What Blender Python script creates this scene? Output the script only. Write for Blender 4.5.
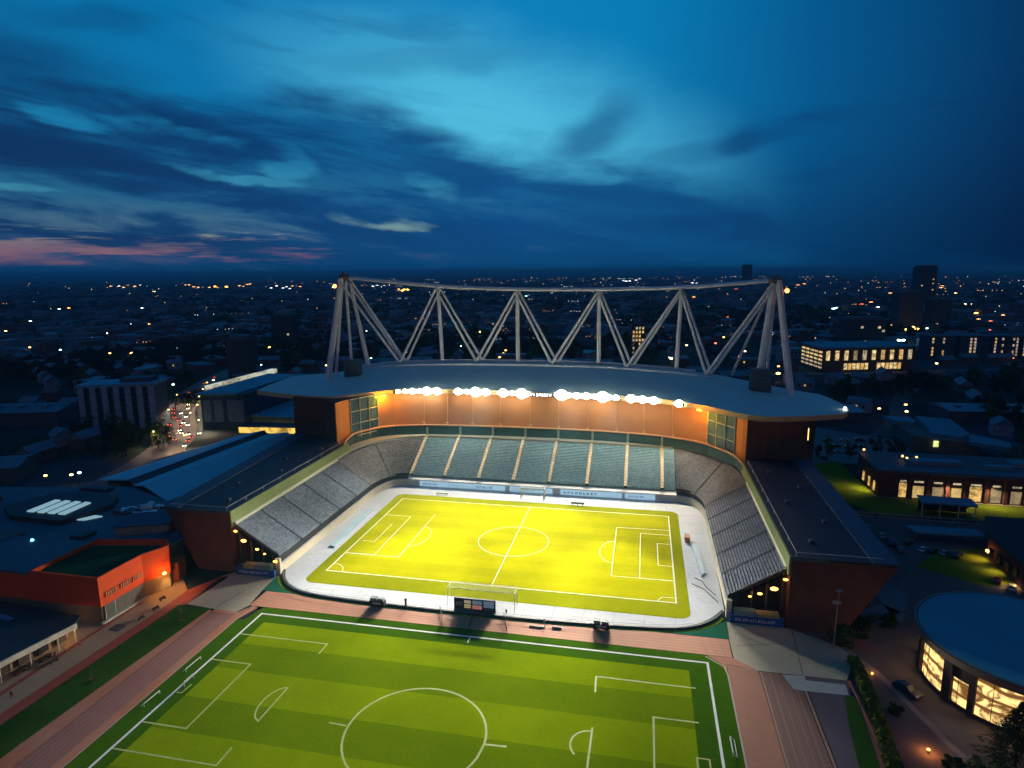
import bpy, bmesh, math, random
from mathutils import Vector, Matrix
R = math.radians
PI = math.pi
rnd = random.Random(11)
for o in list(bpy.data.objects):
    bpy.data.objects.remove(o, do_unlink=True)
scene = bpy.context.scene
col = scene.collection

# ------------------------------------------------------------------ camera
CAM = dict(f=638.626, yaw=0.2050, pitch=0.1750, roll=-0.0080, loc=(41.733, -201.087, 90.818))
def make_camera():
    y, p, ro = CAM['yaw'], CAM['pitch'], CAM['roll']
    f = Vector((-math.sin(y)*math.cos(p), math.cos(y)*math.cos(p), -math.sin(p)))
    r = Vector((math.cos(y), math.sin(y), 0)); u = r.cross(f)
    r2 = r*math.cos(ro)+u*math.sin(ro); u2 = -r*math.sin(ro)+u*math.cos(ro)
    cd = bpy.data.cameras.new('camera'); cd.sensor_width = 36; cd.lens = CAM['f']*36/1024
    cd.clip_start = 1; cd.clip_end = 60000
    c = bpy.data.objects.new('camera', cd); col.objects.link(c)
    m = Matrix((( r2.x, u2.x, -f.x, CAM['loc'][0]), (r2.y, u2.y, -f.y, CAM['loc'][1]), (r2.z, u2.z, -f.z, CAM['loc'][2]), (0,0,0,1)))
    c.matrix_world = m
    scene.camera = c
make_camera()

# ------------------------------------------------------------------ view
scene.view_settings.view_transform = 'Standard'
scene.view_settings.look = 'None'
scene.view_settings.exposure = 0.0
scene.view_settings.gamma = 1.0
try: scene.view_settings.use_curve_mapping = False
except Exception: pass
scene.cycles.use_denoising = True
try: scene.cycles.denoiser = 'OPENIMAGEDENOISE'
except Exception: pass
scene.cycles.max_bounces = 5
scene.cycles.diffuse_bounces = 3
scene.cycles.transparent_max_bounces = 12
scene.cycles.volume_bounces = 0
scene.cycles.sample_clamp_indirect = 3.0
scene.cycles.sample_clamp_direct = 30.0

# ------------------------------------------------------------------ node helpers
class NT:
    def __init__(s, nt): s.nt = nt; s.n = nt.nodes; s.l = nt.links
    def new(s, t, **kw):
        n = s.n.new(t)
        for k, v in kw.items(): setattr(n, k, v)
        return n
    def put(s, sock, v):
        if hasattr(v, 'is_output') or isinstance(v, bpy.types.NodeSocket): s.l.new(v, sock)
        else:
            if sock.type == 'RGBA' and len(v) == 3: v = (*v, 1)
            sock.default_value = v
    def math(s, op, a, b=None, c=None, clamp=False):
        n = s.new('ShaderNodeMath', operation=op, use_clamp=clamp)
        s.put(n.inputs[0], a)
        if b is not None: s.put(n.inputs[1], b)
        if c is not None: s.put(n.inputs[2], c)
        return n.outputs[0]
    def mix(s, f, a, b):
        n = s.new('ShaderNodeMix', data_type='RGBA'); s.put(n.inputs[0], f); s.put(n.inputs[6], a); s.put(n.inputs[7], b)
        return n.outputs[2]
    def smooth(s, v, a, b, lo=0.0, hi=1.0):
        n = s.new('ShaderNodeMapRange', interpolation_type='SMOOTHSTEP')
        s.put(n.inputs['Value'], v); s.put(n.inputs['From Min'], a); s.put(n.inputs['From Max'], b)
        n.inputs['To Min'].default_value = lo; n.inputs['To Max'].default_value = hi
        return n.outputs[0]
    def noise(s, vec, scale, detail=3, rough=0.55, dist=0.0):
        n = s.new('ShaderNodeTexNoise'); 
        if vec is not None: s.put(n.inputs['Vector'], vec)
        n.inputs['Scale'].default_value = scale; n.inputs['Detail'].default_value = detail
        n.inputs['Roughness'].default_value = rough; n.inputs['Distortion'].default_value = dist
        return n.outputs['Fac']
    def ramp(s, v, pts):
        n = s.new('ShaderNodeValToRGB'); s.put(n.inputs[0], v)
        e = n.color_ramp.elements
        while len(e) < len(pts): e.new(0.5)
        for i, (p, c) in enumerate(pts):
            e[i].position = p; e[i].color = (*c, 1)
        return n.outputs[0]

def lin(c):
    return tuple(((v/255)/12.92 if v/255 <= 0.04045 else ((v/255+0.055)/1.055)**2.4) for v in c)

# ------------------------------------------------------------------ world: dusk sky with cloud bank
SUN_EL, SUN_AZ = -2.0, -62.0     # the sun has just set to the left of the view
def make_world():
    w = bpy.data.worlds.new('World'); scene.world = w; w.use_nodes = True
    t = NT(w.node_tree); t.n.clear()
    out = t.new('ShaderNodeOutputWorld'); bg = t.new('ShaderNodeBackground')
    t.l.new(bg.outputs[0], out.inputs[0])
    tc = t.new('ShaderNodeTexCoord')
    sep = t.new('ShaderNodeSeparateXYZ'); t.l.new(tc.outputs['Generated'], sep.inputs[0])
    x, y, z = sep.outputs
    cy, sy = math.cos(CAM['yaw']), math.sin(CAM['yaw'])
    xr = t.math('ADD', t.math('MULTIPLY', x, cy), t.math('MULTIPLY', y, sy))
    yr = t.math('SUBTRACT', t.math('MULTIPLY', y, cy), t.math('MULTIPLY', x, sy))
    az = t.math('MULTIPLY', t.math('ARCTAN2', xr, yr), 180/PI)       # degrees east of the avenue axis
    el = t.math('MULTIPLY', t.math('ARCSINE', z), 180/PI)
    comb = t.new('ShaderNodeCombineXYZ'); t.put(comb.inputs[0], t.math('MULTIPLY', az, 0.45)); t.put(comb.inputs[1], el)
    vec = comb.outputs[0]
    n1 = t.noise(vec, 0.15, 3, 0.5, 0.2)
    n2 = t.noise(vec, 0.42, 4, 0.5)
    comb3 = t.new('ShaderNodeCombineXYZ'); t.put(comb3.inputs[0], t.math('MULTIPLY', az, 0.10)); t.put(comb3.inputs[1], el); t.put(comb3.inputs[2], 3.3)
    n3 = t.noise(comb3.outputs[0], 0.9, 5, 0.65, 0.2)                 # long level streaks
    rot = t.new('ShaderNodeCombineXYZ')
    t.put(rot.inputs[0], t.math('MULTIPLY', t.math('SUBTRACT', az, t.math('MULTIPLY', el, 0.6)), 0.16)); t.put(rot.inputs[1], t.math('ADD', el, t.math('MULTIPLY', az, 0.13))); t.put(rot.inputs[2], 7.7)
    n4 = t.noise(rot.outputs[0], 0.42, 6, 0.60, 0.35)                # torn bands sloping down to the right
    wx = t.math('MULTIPLY', t.math('SUBTRACT', n1, 0.5), 6.0)
    wy = t.math('MULTIPLY', t.math('SUBTRACT', n2, 0.5), 2.6)
    azw = t.math('ADD', az, wx); elw = t.math('ADD', el, wy)
    def curve(v, lo, hi, pts, vmax):
        n = t.new('ShaderNodeFloatCurve'); c = n.mapping.curves[0]
        m = t.new('ShaderNodeMapRange'); t.put(m.inputs[0], v); m.inputs[1].default_value = lo; m.inputs[2].default_value = hi
        pts = [((p-lo)/(hi-lo), q/vmax) for p, q in pts]
        while len(c.points) < len(pts): c.points.new(0.5, 0.5)
        for i, (p, q) in enumerate(pts): c.points[i].location = (p, q)
        n.mapping.update(); t.l.new(m.outputs[0], n.inputs[1])
        return t.math('MULTIPLY', n.outputs[0], vmax)
    def blob(ax, ey, rx, ry, ang=0, soft=1.25):
        dx = t.math('SUBTRACT', azw, ax); dy = t.math('SUBTRACT', elw, ey)
        ca, sa = math.cos(R(ang)), math.sin(R(ang))
        u = t.math('DIVIDE', t.math('ADD', t.math('MULTIPLY', dx, ca), t.math('MULTIPLY', dy, sa)), rx)
        v = t.math('DIVIDE', t.math('SUBTRACT', t.math('MULTIPLY', dy, ca), t.math('MULTIPLY', dx, sa)), ry)
        d = t.math('SQRT', t.math('ADD', t.math('MULTIPLY', u, u), t.math('MULTIPLY', v, v)))
        return t.smooth(d, 1+soft*0.55, 1-soft*0.55)
    # clear sky colour by azimuth, then darker towards the top and the horizon
    azn = t.new('ShaderNodeMapRange'); t.put(azn.inputs[0], az); azn.inputs[1].default_value = -50; azn.inputs[2].default_value = 50
    clear = t.ramp(azn.outputs[0], [(0.0, lin((4,76,130))), (0.18, lin((4,112,166))), (0.36, lin((6,122,180))), (0.50, lin((14,130,188))),
                                    (0.60, lin((8,126,182))), (0.74, lin((3,88,142))), (0.88, lin((2,48,92))), (1.0, lin((2,34,72)))])
    eln = t.new('ShaderNodeMapRange'); t.put(eln.inputs[0], el); eln.inputs[1].default_value = -1; eln.inputs[2].default_value = 34
    vert = t.ramp(eln.outputs[0], [(0.0, (.42,.42,.50)), (0.12, (.55,.55,.60)), (0.28, (.85,.85,.88)), (0.40, (.95,1,1)), (0.48, (.9,1,1)), (0.66, (.6,.96,1.0)), (0.85, (.3,.62,.72)), (1, (.3,.42,.5))])
    mul = t.new('ShaderNodeMix', data_type='RGBA', blend_type='MULTIPLY'); mul.inputs[0].default_value = 1
    t.l.new(clear, mul.inputs[6]); t.l.new(vert, mul.inputs[7])
    clearc = t.mix(t.math('MULTIPLY', blob(-1.5, 12.0, 14, 5.0, -14, 1.6), .9), mul.outputs[2], lin((84,192,226)))
    # opening colour by elevation (pale blue above, greenish cream then pink near the horizon)
    gapn = t.new('ShaderNodeMapRange'); t.put(gapn.inputs[0], el); gapn.inputs[1].default_value = 0; gapn.inputs[2].default_value = 16
    gap = t.ramp(gapn.outputs[0], [(0.0, lin((10,72,120))), (0.04, lin((120,88,112))), (0.10, lin((165,112,118))), (0.15, lin((160,134,128))), (0.21, lin((140,172,158))),
                                   (0.36, lin((70,156,182))), (0.6, lin((26,136,184))), (1, lin((10,116,170)))])
    # cloud bank
    top = curve(az, -60, 60, [(-60,13), (-40,13), (-31,13.2), (-24.5,13.2), (-17,14.0), (-12.4,13.6), (-7.6,12.0), (-1,9.7), (4.3,8.8), (8,9.0), (12,8.3), (16,6.9), (20.5,5.3), (23,2.2), (26,0.3), (60,0)], 30)
    bank = t.smooth(t.math('ADD', t.math('SUBTRACT', top, elw), t.math('MULTIPLY', t.math('SUBTRACT', n4, 0.5), 4.2)), -1.6, 1.9)
    dk = t.math('MAXIMUM', bank, t.math('MULTIPLY', blob(6.8, 11.2, 3.6, 1.6, 35), .7))
    for b, k in ((blob(18.3, 10.3, 2.6, 1.0, 10), 0.8), (blob(23, 10.9, 6.0, 0.7, 6), 0.65), (blob(25.7, 7.5, 3.5, 0.4, 8), 0.35), (blob(31.3, 10.8, 3.2, 0.4, 8), 0.45),
                 (blob(-31, 17.3, 3.6, 0.8, 4), 0.45), (blob(-6.6, 16.8, 8, 0.9, 4), 0.28), (blob(-38, 14.5, 8, 1.8, -6), 0.75), (blob(14, 9.2, 7, 1.0, 12), 0.35)):
        dk = t.math('MAXIMUM', dk, t.math('MULTIPLY', b, k))
    g = t.math('MULTIPLY', blob(-25.5, 10.6, 5.0, 0.6, -8), .75)
    for b, k in ((blob(-32.5, 10.9, 2.6, .6, -12), 0.8), (blob(-22.5, 7.5, 5.2, 0.5, -6), 0.9), (blob(-19, 8.1, 2.2, 0.7, -14), 0.8), (blob(-18.5, 9.0, 2.6, .8, -30), 0.7), (blob(-37.5, 5.95, 3.6, .4, -3), 0.6), (blob(-6.8, 7.5, 2.6, 1.0, -25), 0.55), (blob(-3.2, 6.3, 2.6, .7, -12), .35),
                 (blob(2.6, 5.6, 3.0, .5, 4), 0.25), (blob(8.6, 7.8, 3.0, .5, 4), 0.35), (blob(-9.0, 3.9, 3.4, .45, -9), 0.85), (blob(-13.2, 4.6, 2.2, .45, -6), 0.6)):
        g = t.math('MAXIMUM', g, t.math('MULTIPLY', b, k))
    # low streaks of afterglow
    low = t.math('MULTIPLY', t.smooth(el, 0.3, 0.9), t.smooth(el, 4.0, 2.9))
    az_fade = t.smooth(az, -9, -19)
    streak = t.math('MULTIPLY', t.math('MULTIPLY', low, az_fade), t.smooth(n3, 0.40, 0.60))
    g = t.math('MAXIMUM', g, t.math('MULTIPLY', streak, 0.85))
    ragged = t.smooth(n2, 0.30, 0.62)
    torn = t.math('MULTIPLY', t.math('SUBTRACT', n4, 0.5), -2.6)
    inbank = t.smooth(t.math('SUBTRACT', top, el), -1.0, 2.5)
    g = t.smooth(t.math('ADD', t.math('MULTIPLY', g, 1.0), t.math('MULTIPLY', torn, t.math('ADD', 0.25, g))), 0.22, 1.05)
    g = t.math('MULTIPLY', g, t.math('ADD', t.math('MULTIPLY', ragged, 0.3), 0.42))
    veil = t.math('MULTIPLY', t.smooth(n4, 0.52, 0.34), t.math('MULTIPLY', inbank, 0.22))
    g = t.math('MAXIMUM', g, t.math('MULTIPLY', veil, t.smooth(az, 12, -20)))
    cl = t.ramp(azn.outputs[0], [(0.0, lin((2,40,82))), (0.2, lin((2,48,96))), (0.5, lin((3,70,128))), (0.75, lin((4,62,112))), (1, lin((2,36,78)))])
    body = t.smooth(n1, 0.3, 0.75)
    clm = t.mix(t.math('MULTIPLY', t.smooth(n4, 0.62, 0.38), 0.34), cl, lin((8,100,156)))
    hz = t.smooth(el, 4.0, 0.4)
    clm = t.mix(t.math('MULTIPLY', hz, 0.45), clm, lin((8,74,118)))
    wisps = t.math('MULTIPLY', t.smooth(n4, 0.50, 0.72), t.math('MULTIPLY', t.smooth(az, 22, -10), 0.28))
    dk = t.math('MAXIMUM', dk, wisps)
    c = t.mix(t.math('MULTIPLY', dk, 0.95), clearc, clm)
    c = t.mix(g, c, gap)
    # last of the daylight: physical twilight sky added on top
    sky = t.new('ShaderNodeTexSky', sky_type='NISHITA'); sky.sun_disc = False
    sky.sun_elevation = R(SUN_EL); sky.sun_rotation = R(SUN_AZ) 
    add = t.new('ShaderNodeMix', data_type='RGBA', blend_type='ADD'); add.inputs[0].default_value = 0.008
    t.l.new(c, add.inputs[6]); t.l.new(sky.outputs[0], add.inputs[7])
    below = t.smooth(el, -0.4, 0.15)
    fin = t.mix(below, lin((6,44,84)), add.outputs[2])
    back = t.math('MULTIPLY', t.smooth(t.math('ABSOLUTE', az), 95, 150), t.smooth(el, 55, 10))     # unseen low sky behind the view, warmed to fill camera-facing walls
    fin = t.mix(back, fin, lin((98, 72, 74)))
    high = t.smooth(el, 26, 50)                                       # unseen zenith, its blue set as fill light on the roofs
    fin = t.mix(high, fin, lin((10, 76, 124)))
    t.l.new(fin, bg.inputs[0]); bg.inputs[1].default_value = 1.0
make_world()

sd = bpy.data.lights.new('sun', 'SUN'); sd.energy = 0.02; sd.angle = R(20); sd.color = (1, .72, .6)
so = bpy.data.objects.new('sun', sd); col.objects.link(so)
so.rotation_euler = (R(84), 0, R(62+180-180))

# ------------------------------------------------------------------ materials
MATS = {}
def mat(name, c, rough=0.8, var=0.25, scale=0.3, metal=0.0, bump=0.0, c2=None, emit=None, es=0.0, spec=None, alpha=None):
    if name in MATS: return MATS[name]
    m = bpy.data.materials.new(name); m.use_nodes = True
    t = NT(m.node_tree); b = t.n['Principled BSDF']
    tc = t.new('ShaderNodeTexCoord')
    v = tc.outputs['Object']
    n = t.noise(v, scale, 5, 0.6); n2 = t.noise(v, scale*9, 3, 0.6)
    k = t.math('ADD', t.math('MULTIPLY', n, 0.6), t.math('MULTIPLY', n2, 0.4))
    k = t.smooth(k, 0.3, 0.7)
    lo = tuple(max(0, a*(1-var)) for a in c); hi = tuple(min(1, a*(1+var)) for a in c)
    if c2 is not None: lo, hi = c, c2
    t.l.new(t.mix(k, lo, hi), b.inputs['Base Color'])
    b.inputs['Roughness'].default_value = rough; b.inputs['Metallic'].default_value = metal
    b.inputs['Specular IOR Level'].default_value = 0.3 if spec is None else spec
    if bump:
        bp = t.new('ShaderNodeBump'); bp.inputs['Strength'].default_value = bump; bp.inputs['Distance'].default_value = 0.3
        t.l.new(n2, bp.inputs['Height']); t.l.new(bp.outputs[0], b.inputs['Normal'])
    if emit is not None:
        b.inputs['Emission Color'].default_value = (*emit, 1); b.inputs['Emission Strength'].default_value = es
    if alpha is not None: b.inputs['Alpha'].default_value = alpha
    MATS[name] = m
    return m
def glow(name, c, s):
    return mat(name, (.2,.2,.2), emit=c, es=s)

def grass_mat(name, a, b_, var=0.2):
    m = bpy.data.materials.new(name); m.use_nodes = True
    t = NT(m.node_tree); b = t.n['Principled BSDF']; v = t.new('ShaderNodeTexCoord').outputs['Object']
    n = t.noise(v, 0.05, 5, 0.65); n2 = t.noise(v, 1.6, 3, 0.7)
    k = t.smooth(t.math('ADD', t.math('MULTIPLY', n, 0.65), t.math('MULTIPLY', n2, 0.35)), 0.34, 0.68)
    t.l.new(t.mix(k, a, b_), b.inputs['Base Color']); b.inputs['Roughness'].default_value = 0.95
    b.inputs['Specular IOR Level'].default_value = 0.0
    MATS[name] = m
    return m

def panel_mat(name, c, axis_scale, line=0.5, rough=0.6, metal=0.0, direction='X', depth=0.25):
    """ribbed sheet: fine procedural lines along one axis"""
    m = bpy.data.materials.new(name); m.use_nodes = True
    t = NT(m.node_tree); b = t.n['Principled BSDF']; v = t.new('ShaderNodeTexCoord').outputs['Object']
    wv = t.new('ShaderNodeTexWave', bands_direction=direction); t.l.new(v, wv.inputs[0]); wv.inputs['Scale'].default_value = axis_scale
    n = t.noise(v, 0.12, 5, 0.6)
    k = t.math('ADD', t.math('MULTIPLY', t.smooth(wv.outputs['Fac'], 0.0, 0.35), depth), t.math('MULTIPLY', n, 0.6), clamp=True)
    t.l.new(t.mix(k, tuple(a*line for a in c), tuple(min(1, a*1.35) for a in c)), b.inputs['Base Color'])
    b.inputs['Roughness'].default_value = rough; b.inputs['Metallic'].default_value = metal
    MATS[name] = m
    return m

def brick_mat(name, c, c2, scale=1.0):
    m = bpy.data.materials.new(name); m.use_nodes = True
    t = NT(m.node_tree); b = t.n['Principled BSDF']; v = t.new('ShaderNodeTexCoord').outputs['Object']
    mp = t.new('ShaderNodeMapping'); t.l.new(v, mp.inputs[0]); mp.inputs['Rotation'].default_value = (R(90), 0, 0)
    br = t.new('ShaderNodeTexBrick'); t.l.new(mp.outputs[0], br.inputs[0]); br.inputs['Scale'].default_value = scale
    br.inputs['Color1'].default_value = (*c, 1); br.inputs['Color2'].default_value = (*c2, 1); br.inputs['Mortar'].default_value = (*[a*1.4 for a in c], 1)
    n = t.noise(v, 0.15, 5, 0.6)
    mx = t.new('ShaderNodeMix', data_type='RGBA', blend_type='MULTIPLY'); mx.inputs[0].default_value = 0.8
    t.l.new(br.outputs[0], mx.inputs[6]); t.l.new(t.ramp(n, [(0.3, (.6,.6,.6)), (0.7, (1.25,1.25,1.25))]), mx.inputs[7])
    t.l.new(mx.outputs[2], b.inputs['Base Color']); b.inputs['Roughness'].default_value = 0.9
    MATS[name] = m
    return m

# ------------------------------------------------------------------ mesh helpers
class MB:
    def __init__(s): s.v = []; s.f = []; s.mi = []; s.cur = 0
    def face(s, pts):
        n = len(s.v); s.v += [tuple(p) for p in pts]; s.f.append(tuple(range(n, n+len(pts)))); s.mi.append(s.cur); return s
    def box(s, x0, x1, y0, y1, z0, z1, rot=0, piv=None):
        p = [(x0,y0,z0),(x1,y0,z0),(x1,y1,z0),(x0,y1,z0),(x0,y0,z1),(x1,y0,z1),(x1,y1,z1),(x0,y1,z1)]
        if rot:
            cx, cy = piv if piv else ((x0+x1)/2, (y0+y1)/2); ca, sa = math.cos(rot), math.sin(rot)
            p = [(cx+(a-cx)*ca-(b-cy)*sa, cy+(a-cx)*sa+(b-cy)*ca, c) for a, b, c in p]
        n = len(s.v); s.v += p
        for f in ((0,3,2,1),(4,5,6,7),(0,1,5,4),(1,2,6,5),(2,3,7,6),(3,0,4,7)):
            s.f.append(tuple(n+i for i in f)); s.mi.append(s.cur)
        return s
    def prism(s, poly, z0, z1):
        n = len(s.v); k = len(poly)
        a = sum(poly[i][0]*poly[(i+1)%k][1]-poly[(i+1)%k][0]*poly[i][1] for i in range(k))
        if a < 0: poly = poly[::-1]
        zz0 = z0 if hasattr(z0, '__len__') else [z0]*k; zz1 = z1 if hasattr(z1, '__len__') else [z1]*k
        if a < 0: zz0 = list(zz0)[::-1]; zz1 = list(zz1)[::-1]
        s.v += [(p[0],p[1],zz0[i]) for i, p in enumerate(poly)] + [(p[0],p[1],zz1[i]) for i, p in enumerate(poly)]
        s.f.append(tuple(n+i for i in reversed(range(k)))); s.f.append(tuple(n+k+i for i in range(k))); s.mi += [s.cur]*2
        for i in range(k):
            j = (i+1) % k; s.f.append((n+i, n+j, n+k+j, n+k+i)); s.mi.append(s.cur)
        return s
    def poly(s, pts, z):
        k = len(pts); a = sum(pts[i][0]*pts[(i+1)%k][1]-pts[(i+1)%k][0]*pts[i][1] for i in range(k))
        if a < 0: pts = pts[::-1]
        return s.face([(p[0], p[1], z) for p in pts])
    def rect(s, x0, x1, y0, y1, z): return s.face([(x0,y0,z),(x1,y0,z),(x1,y1,z),(x0,y1,z)])
    def tube(s, a, b, r, r2=None, k=8, cap=True):
        a = Vector(a); b = Vector(b); d = (b-a).normalized(); r2 = r if r2 is None else r2
        u = d.orthogonal().normalized(); w = d.cross(u); n = len(s.v)
        for c, rr in ((a, r), (b, r2)):
            for i in range(k):
                t = 2*PI*i/k; s.v.append(tuple(c+(u*math.cos(t)+w*math.sin(t))*rr))
        for i in range(k):
            j = (i+1) % k; s.f.append((n+i, n+j, n+k+j, n+k+i)); s.mi.append(s.cur)
        if cap:
            s.f.append(tuple(n+i for i in reversed(range(k)))); s.f.append(tuple(n+k+i for i in range(k))); s.mi += [s.cur]*2
        return s
    def path(s, pts, r, k=8):
        for a, b in zip(pts, pts[1:]): s.tube(a, b, r, k=k)
        return s
    def line(s, pts, w, z, closed=False):
        """flat painted line, one mitred ribbon"""
        k = len(pts); L = []; Rr = []
        for i in range(k):
            p = Vector(pts[i])
            if closed: a, b = Vector(pts[i-1]), Vector(pts[(i+1) % k])
            else: a, b = Vector(pts[max(i-1, 0)]), Vector(pts[min(i+1, k-1)])
            d1 = (p-a); d2 = (b-p)
            if d1.length < 1e-6: d1 = d2
            if d2.length < 1e-6: d2 = d1
            d1.normalize(); d2.normalize(); n1 = Vector((-d1.y, d1.x)); n2 = Vector((-d2.y, d2.x)); m = (n1+n2)
            m = m.normalized() if m.length > 1e-4 else n1
            q = w/2/max(0.35, m.dot(n1)); L.append(p+m*q); Rr.append(p-m*q)
        for i in range(k if closed else k-1):
            j = (i+1) % k
            s.face([(Rr[i].x, Rr[i].y, z), (Rr[j].x, Rr[j].y, z), (L[j].x, L[j].y, z), (L[i].x, L[i].y, z)])
        return s
    def sphere(s, c, r, seg=8, ring=5, sc=(1,1,1)):
        n = len(s.v)
        for i in range(ring+1):
            ph = PI*i/ring
            for j in range(seg):
                th = 2*PI*j/seg; s.v.append((c[0]+r*sc[0]*math.sin(ph)*math.cos(th), c[1]+r*sc[1]*math.sin(ph)*math.sin(th), c[2]+r*sc[2]*math.cos(ph)))
        for i in range(ring):
            for j in range(seg):
                k = (j+1) % seg; s.f.append((n+i*seg+j, n+(i+1)*seg+j, n+(i+1)*seg+k, n+i*seg+k)); s.mi.append(s.cur)
        return s
    def build(s, name, m, parent=None, smooth=False):
        me = bpy.data.meshes.new(name); me.from_pydata(s.v, [], s.f)
        ms = m if isinstance(m, (list, tuple)) else [m]
        for q in ms: me.materials.append(q)
        if len(ms) > 1: me.polygons.foreach_set('material_index', s.mi)
        if smooth: me.polygons.foreach_set('use_smooth', [True]*len(s.f))
        me.update()
        o = bpy.data.objects.new(name, me); col.objects.link(o)
        if parent is not None: o.parent = parent
        return o
def tag(o, label=None, cat=None, group=None, kind=None):
    if label: o['label'] = label
    if cat: o['category'] = cat
    if group: o['group'] = group
    if kind: o['kind'] = kind
    return o
def empty(name, label=None, cat=None, group=None, loc=(0,0,0), rz=0.0, kind=None):
    o = bpy.data.objects.new(name, None); o.location = loc; o.rotation_euler = (0,0,rz); o.empty_display_size = 0.5
    col.objects.link(o); return tag(o, label, cat, group, kind)
KIDS = {}
def copy_tree(o, parent=None):
    c = o.copy(); col.objects.link(c)
    if parent is not None: c.parent = parent
    for ch in (KIDS.get(o.name) if o.name in KIDS else [q for q in bpy.data.objects if q.parent == o]): copy_tree(ch, c)
    return c
def freeze(o):
    """remember a prototype's children once, so that copying stays fast"""
    ks = [q for q in bpy.data.objects if q.parent == o]; KIDS[o.name] = ks
    for k in ks: freeze(k)
def struct(mb, name, m): return tag(mb.build(name, m), kind='structure')
def arc(cx, cy, r, a0, a1, n=16): return [(cx+r*math.cos(R(a0+(a1-a0)*i/n)), cy+r*math.sin(R(a0+(a1-a0)*i/n))) for i in range(n+1)]
def resample(pts, n):
    P = [Vector(p) for p in pts]; d = [0]
    for a, b in zip(P, P[1:]): d.append(d[-1]+(b-a).length)
    out = []
    for i in range(n):
        t = d[-1]*i/(n-1); j = 0
        while j < len(d)-2 and d[j+1] < t: j += 1
        u = (t-d[j])/(d[j+1]-d[j]) if d[j+1] > d[j] else 0
        out.append(tuple(P[j].lerp(P[j+1], u)))
    return out
def smoothpoly(pts, it=2):
    for _ in range(it):
        q = [pts[0]]
        for a, b in zip(pts, pts[1:]):
            q += [tuple(a[i]*.75+b[i]*.25 for i in range(len(a))), tuple(a[i]*.25+b[i]*.75 for i in range(len(a)))]
        q.append(pts[-1]); pts = q
    return pts
def spot(name, loc, target, power, angle, color=(1,.93,.78), size=1.0, blend=0.5):
    d = bpy.data.lights.new(name, 'SPOT'); d.energy = power; d.spot_size = R(angle); d.spot_blend = blend; d.color = color; d.shadow_soft_size = size
    o = bpy.data.objects.new(name, d); o.location = loc
    o.rotation_euler = (Vector(target)-Vector(loc)).to_track_quat('-Z', 'Y').to_euler(); col.objects.link(o); return o
def point(name, loc, power, color, size=0.3):
    d = bpy.data.lights.new(name, 'POINT'); d.energy = power; d.color = color; d.shadow_soft_size = size
    o = bpy.data.objects.new(name, d); o.location = loc; col.objects.link(o); return o
# ================================================================== GROUND AND PAVEMENTS
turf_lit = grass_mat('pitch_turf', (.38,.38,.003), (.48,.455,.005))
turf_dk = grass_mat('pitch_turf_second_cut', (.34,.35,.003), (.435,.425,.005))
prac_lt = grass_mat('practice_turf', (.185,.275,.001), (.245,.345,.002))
prac_dk = grass_mat('practice_turf_second_cut', (.125,.205,.001), (.17,.26,.002))
prac_edge = grass_mat('practice_border_turf', (.042,.11,.003), (.06,.14,.005))
lawn = grass_mat('lawn_grass', (.025,.07,.008), (.05,.11,.012))
lawn2 = grass_mat('yellow_lawn_grass', (.09,.13,.012), (.14,.18,.015))
asphalt = mat('asphalt', (.045,.045,.052), .9, c2=(.08,.078,.085), scale=.04)
tarmac_far = mat('worn_tarmac', (.06,.058,.066), .9, c2=(.11,.10,.11), scale=.05)
concrete = mat('concrete_paving', (.33,.30,.21), .85, c2=(.42,.38,.28), scale=.05)
white_apron = mat('pale_apron', (.62,.65,.68), .7, c2=(.72,.75,.76), scale=.06)
kerb_white = mat('kerb_concrete', (.42,.41,.38), .8, scale=.4)
red_pave = mat('red_paving', (.30,.055,.03), .85, c2=(.38,.085,.05), scale=.08)
beige_pave = mat('beige_paving', (.34,.22,.13), .85, c2=(.42,.28,.17), scale=.08)
salmon = mat('salmon_track_edge', (.42,.13,.055), .85, c2=(.44,.21,.14), scale=.08)
track_pink = panel_mat('pink_track', (.46,.20,.115), 0.26, .78, .85, direction='Y', depth=.3)
track_mauve = panel_mat('mauve_track', (.25,.10,.08), 0.26, .80, .85, direction='X', depth=.3)
track_right = panel_mat('rose_track', (.17,.08,.062), 0.26, .8, .85, direction='X', depth=.3)
line_white = mat('line_white', (.78,.80,.74), .7, var=.08)
line_yel = mat('faded_line', (.44,.50,.16), .7, var=.15)
verge = grass_mat('bright_verge', (.22,.33,.01), (.30,.40,.02))
teal_turf = grass_mat('teal_artificial_turf', (.02,.12,.07), (.035,.16,.09))

# the ground: one sheet to the horizon
def ground_material():
    m = bpy.data.materials.new('town_ground'); m.use_nodes = True
    t = NT(m.node_tree); b = t.n['Principled BSDF']; v = t.new('ShaderNodeTexCoord').outputs['Object']
    n = t.noise(v, 0.010, 6, 0.62); n2 = t.noise(v, 0.06, 4, 0.6); n3 = t.noise(v, 0.0016, 5, .6)
    c = t.mix(t.smooth(n, .42, .58), (.016,.030,.024), (.05,.065,.085))
    c = t.mix(t.math('MULTIPLY', t.smooth(n2, .55, .72), .6), c, (.085,.105,.13))
    c = t.mix(t.math('MULTIPLY', t.smooth(n3, .48, .62), .7), c, (.012,.022,.012))
    t.l.new(c, b.inputs['Base Color']); b.inputs['Roughness'].default_value = 1.0; b.inputs['Specular IOR Level'].default_value = 0.05
    return m
g = MB()
rings = [0, 200, 500, 1200, 3000, 8000, 20000, 45000]; seg = 48; cxy = (40, -100)
g.v.append((cxy[0], cxy[1], -0.35)); 
for r_ in rings[1:]:
    for i in range(seg):
        a = 2*PI*i/seg; g.v.append((cxy[0]+r_*math.cos(a), cxy[1]+r_*math.sin(a), -0.35))
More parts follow.
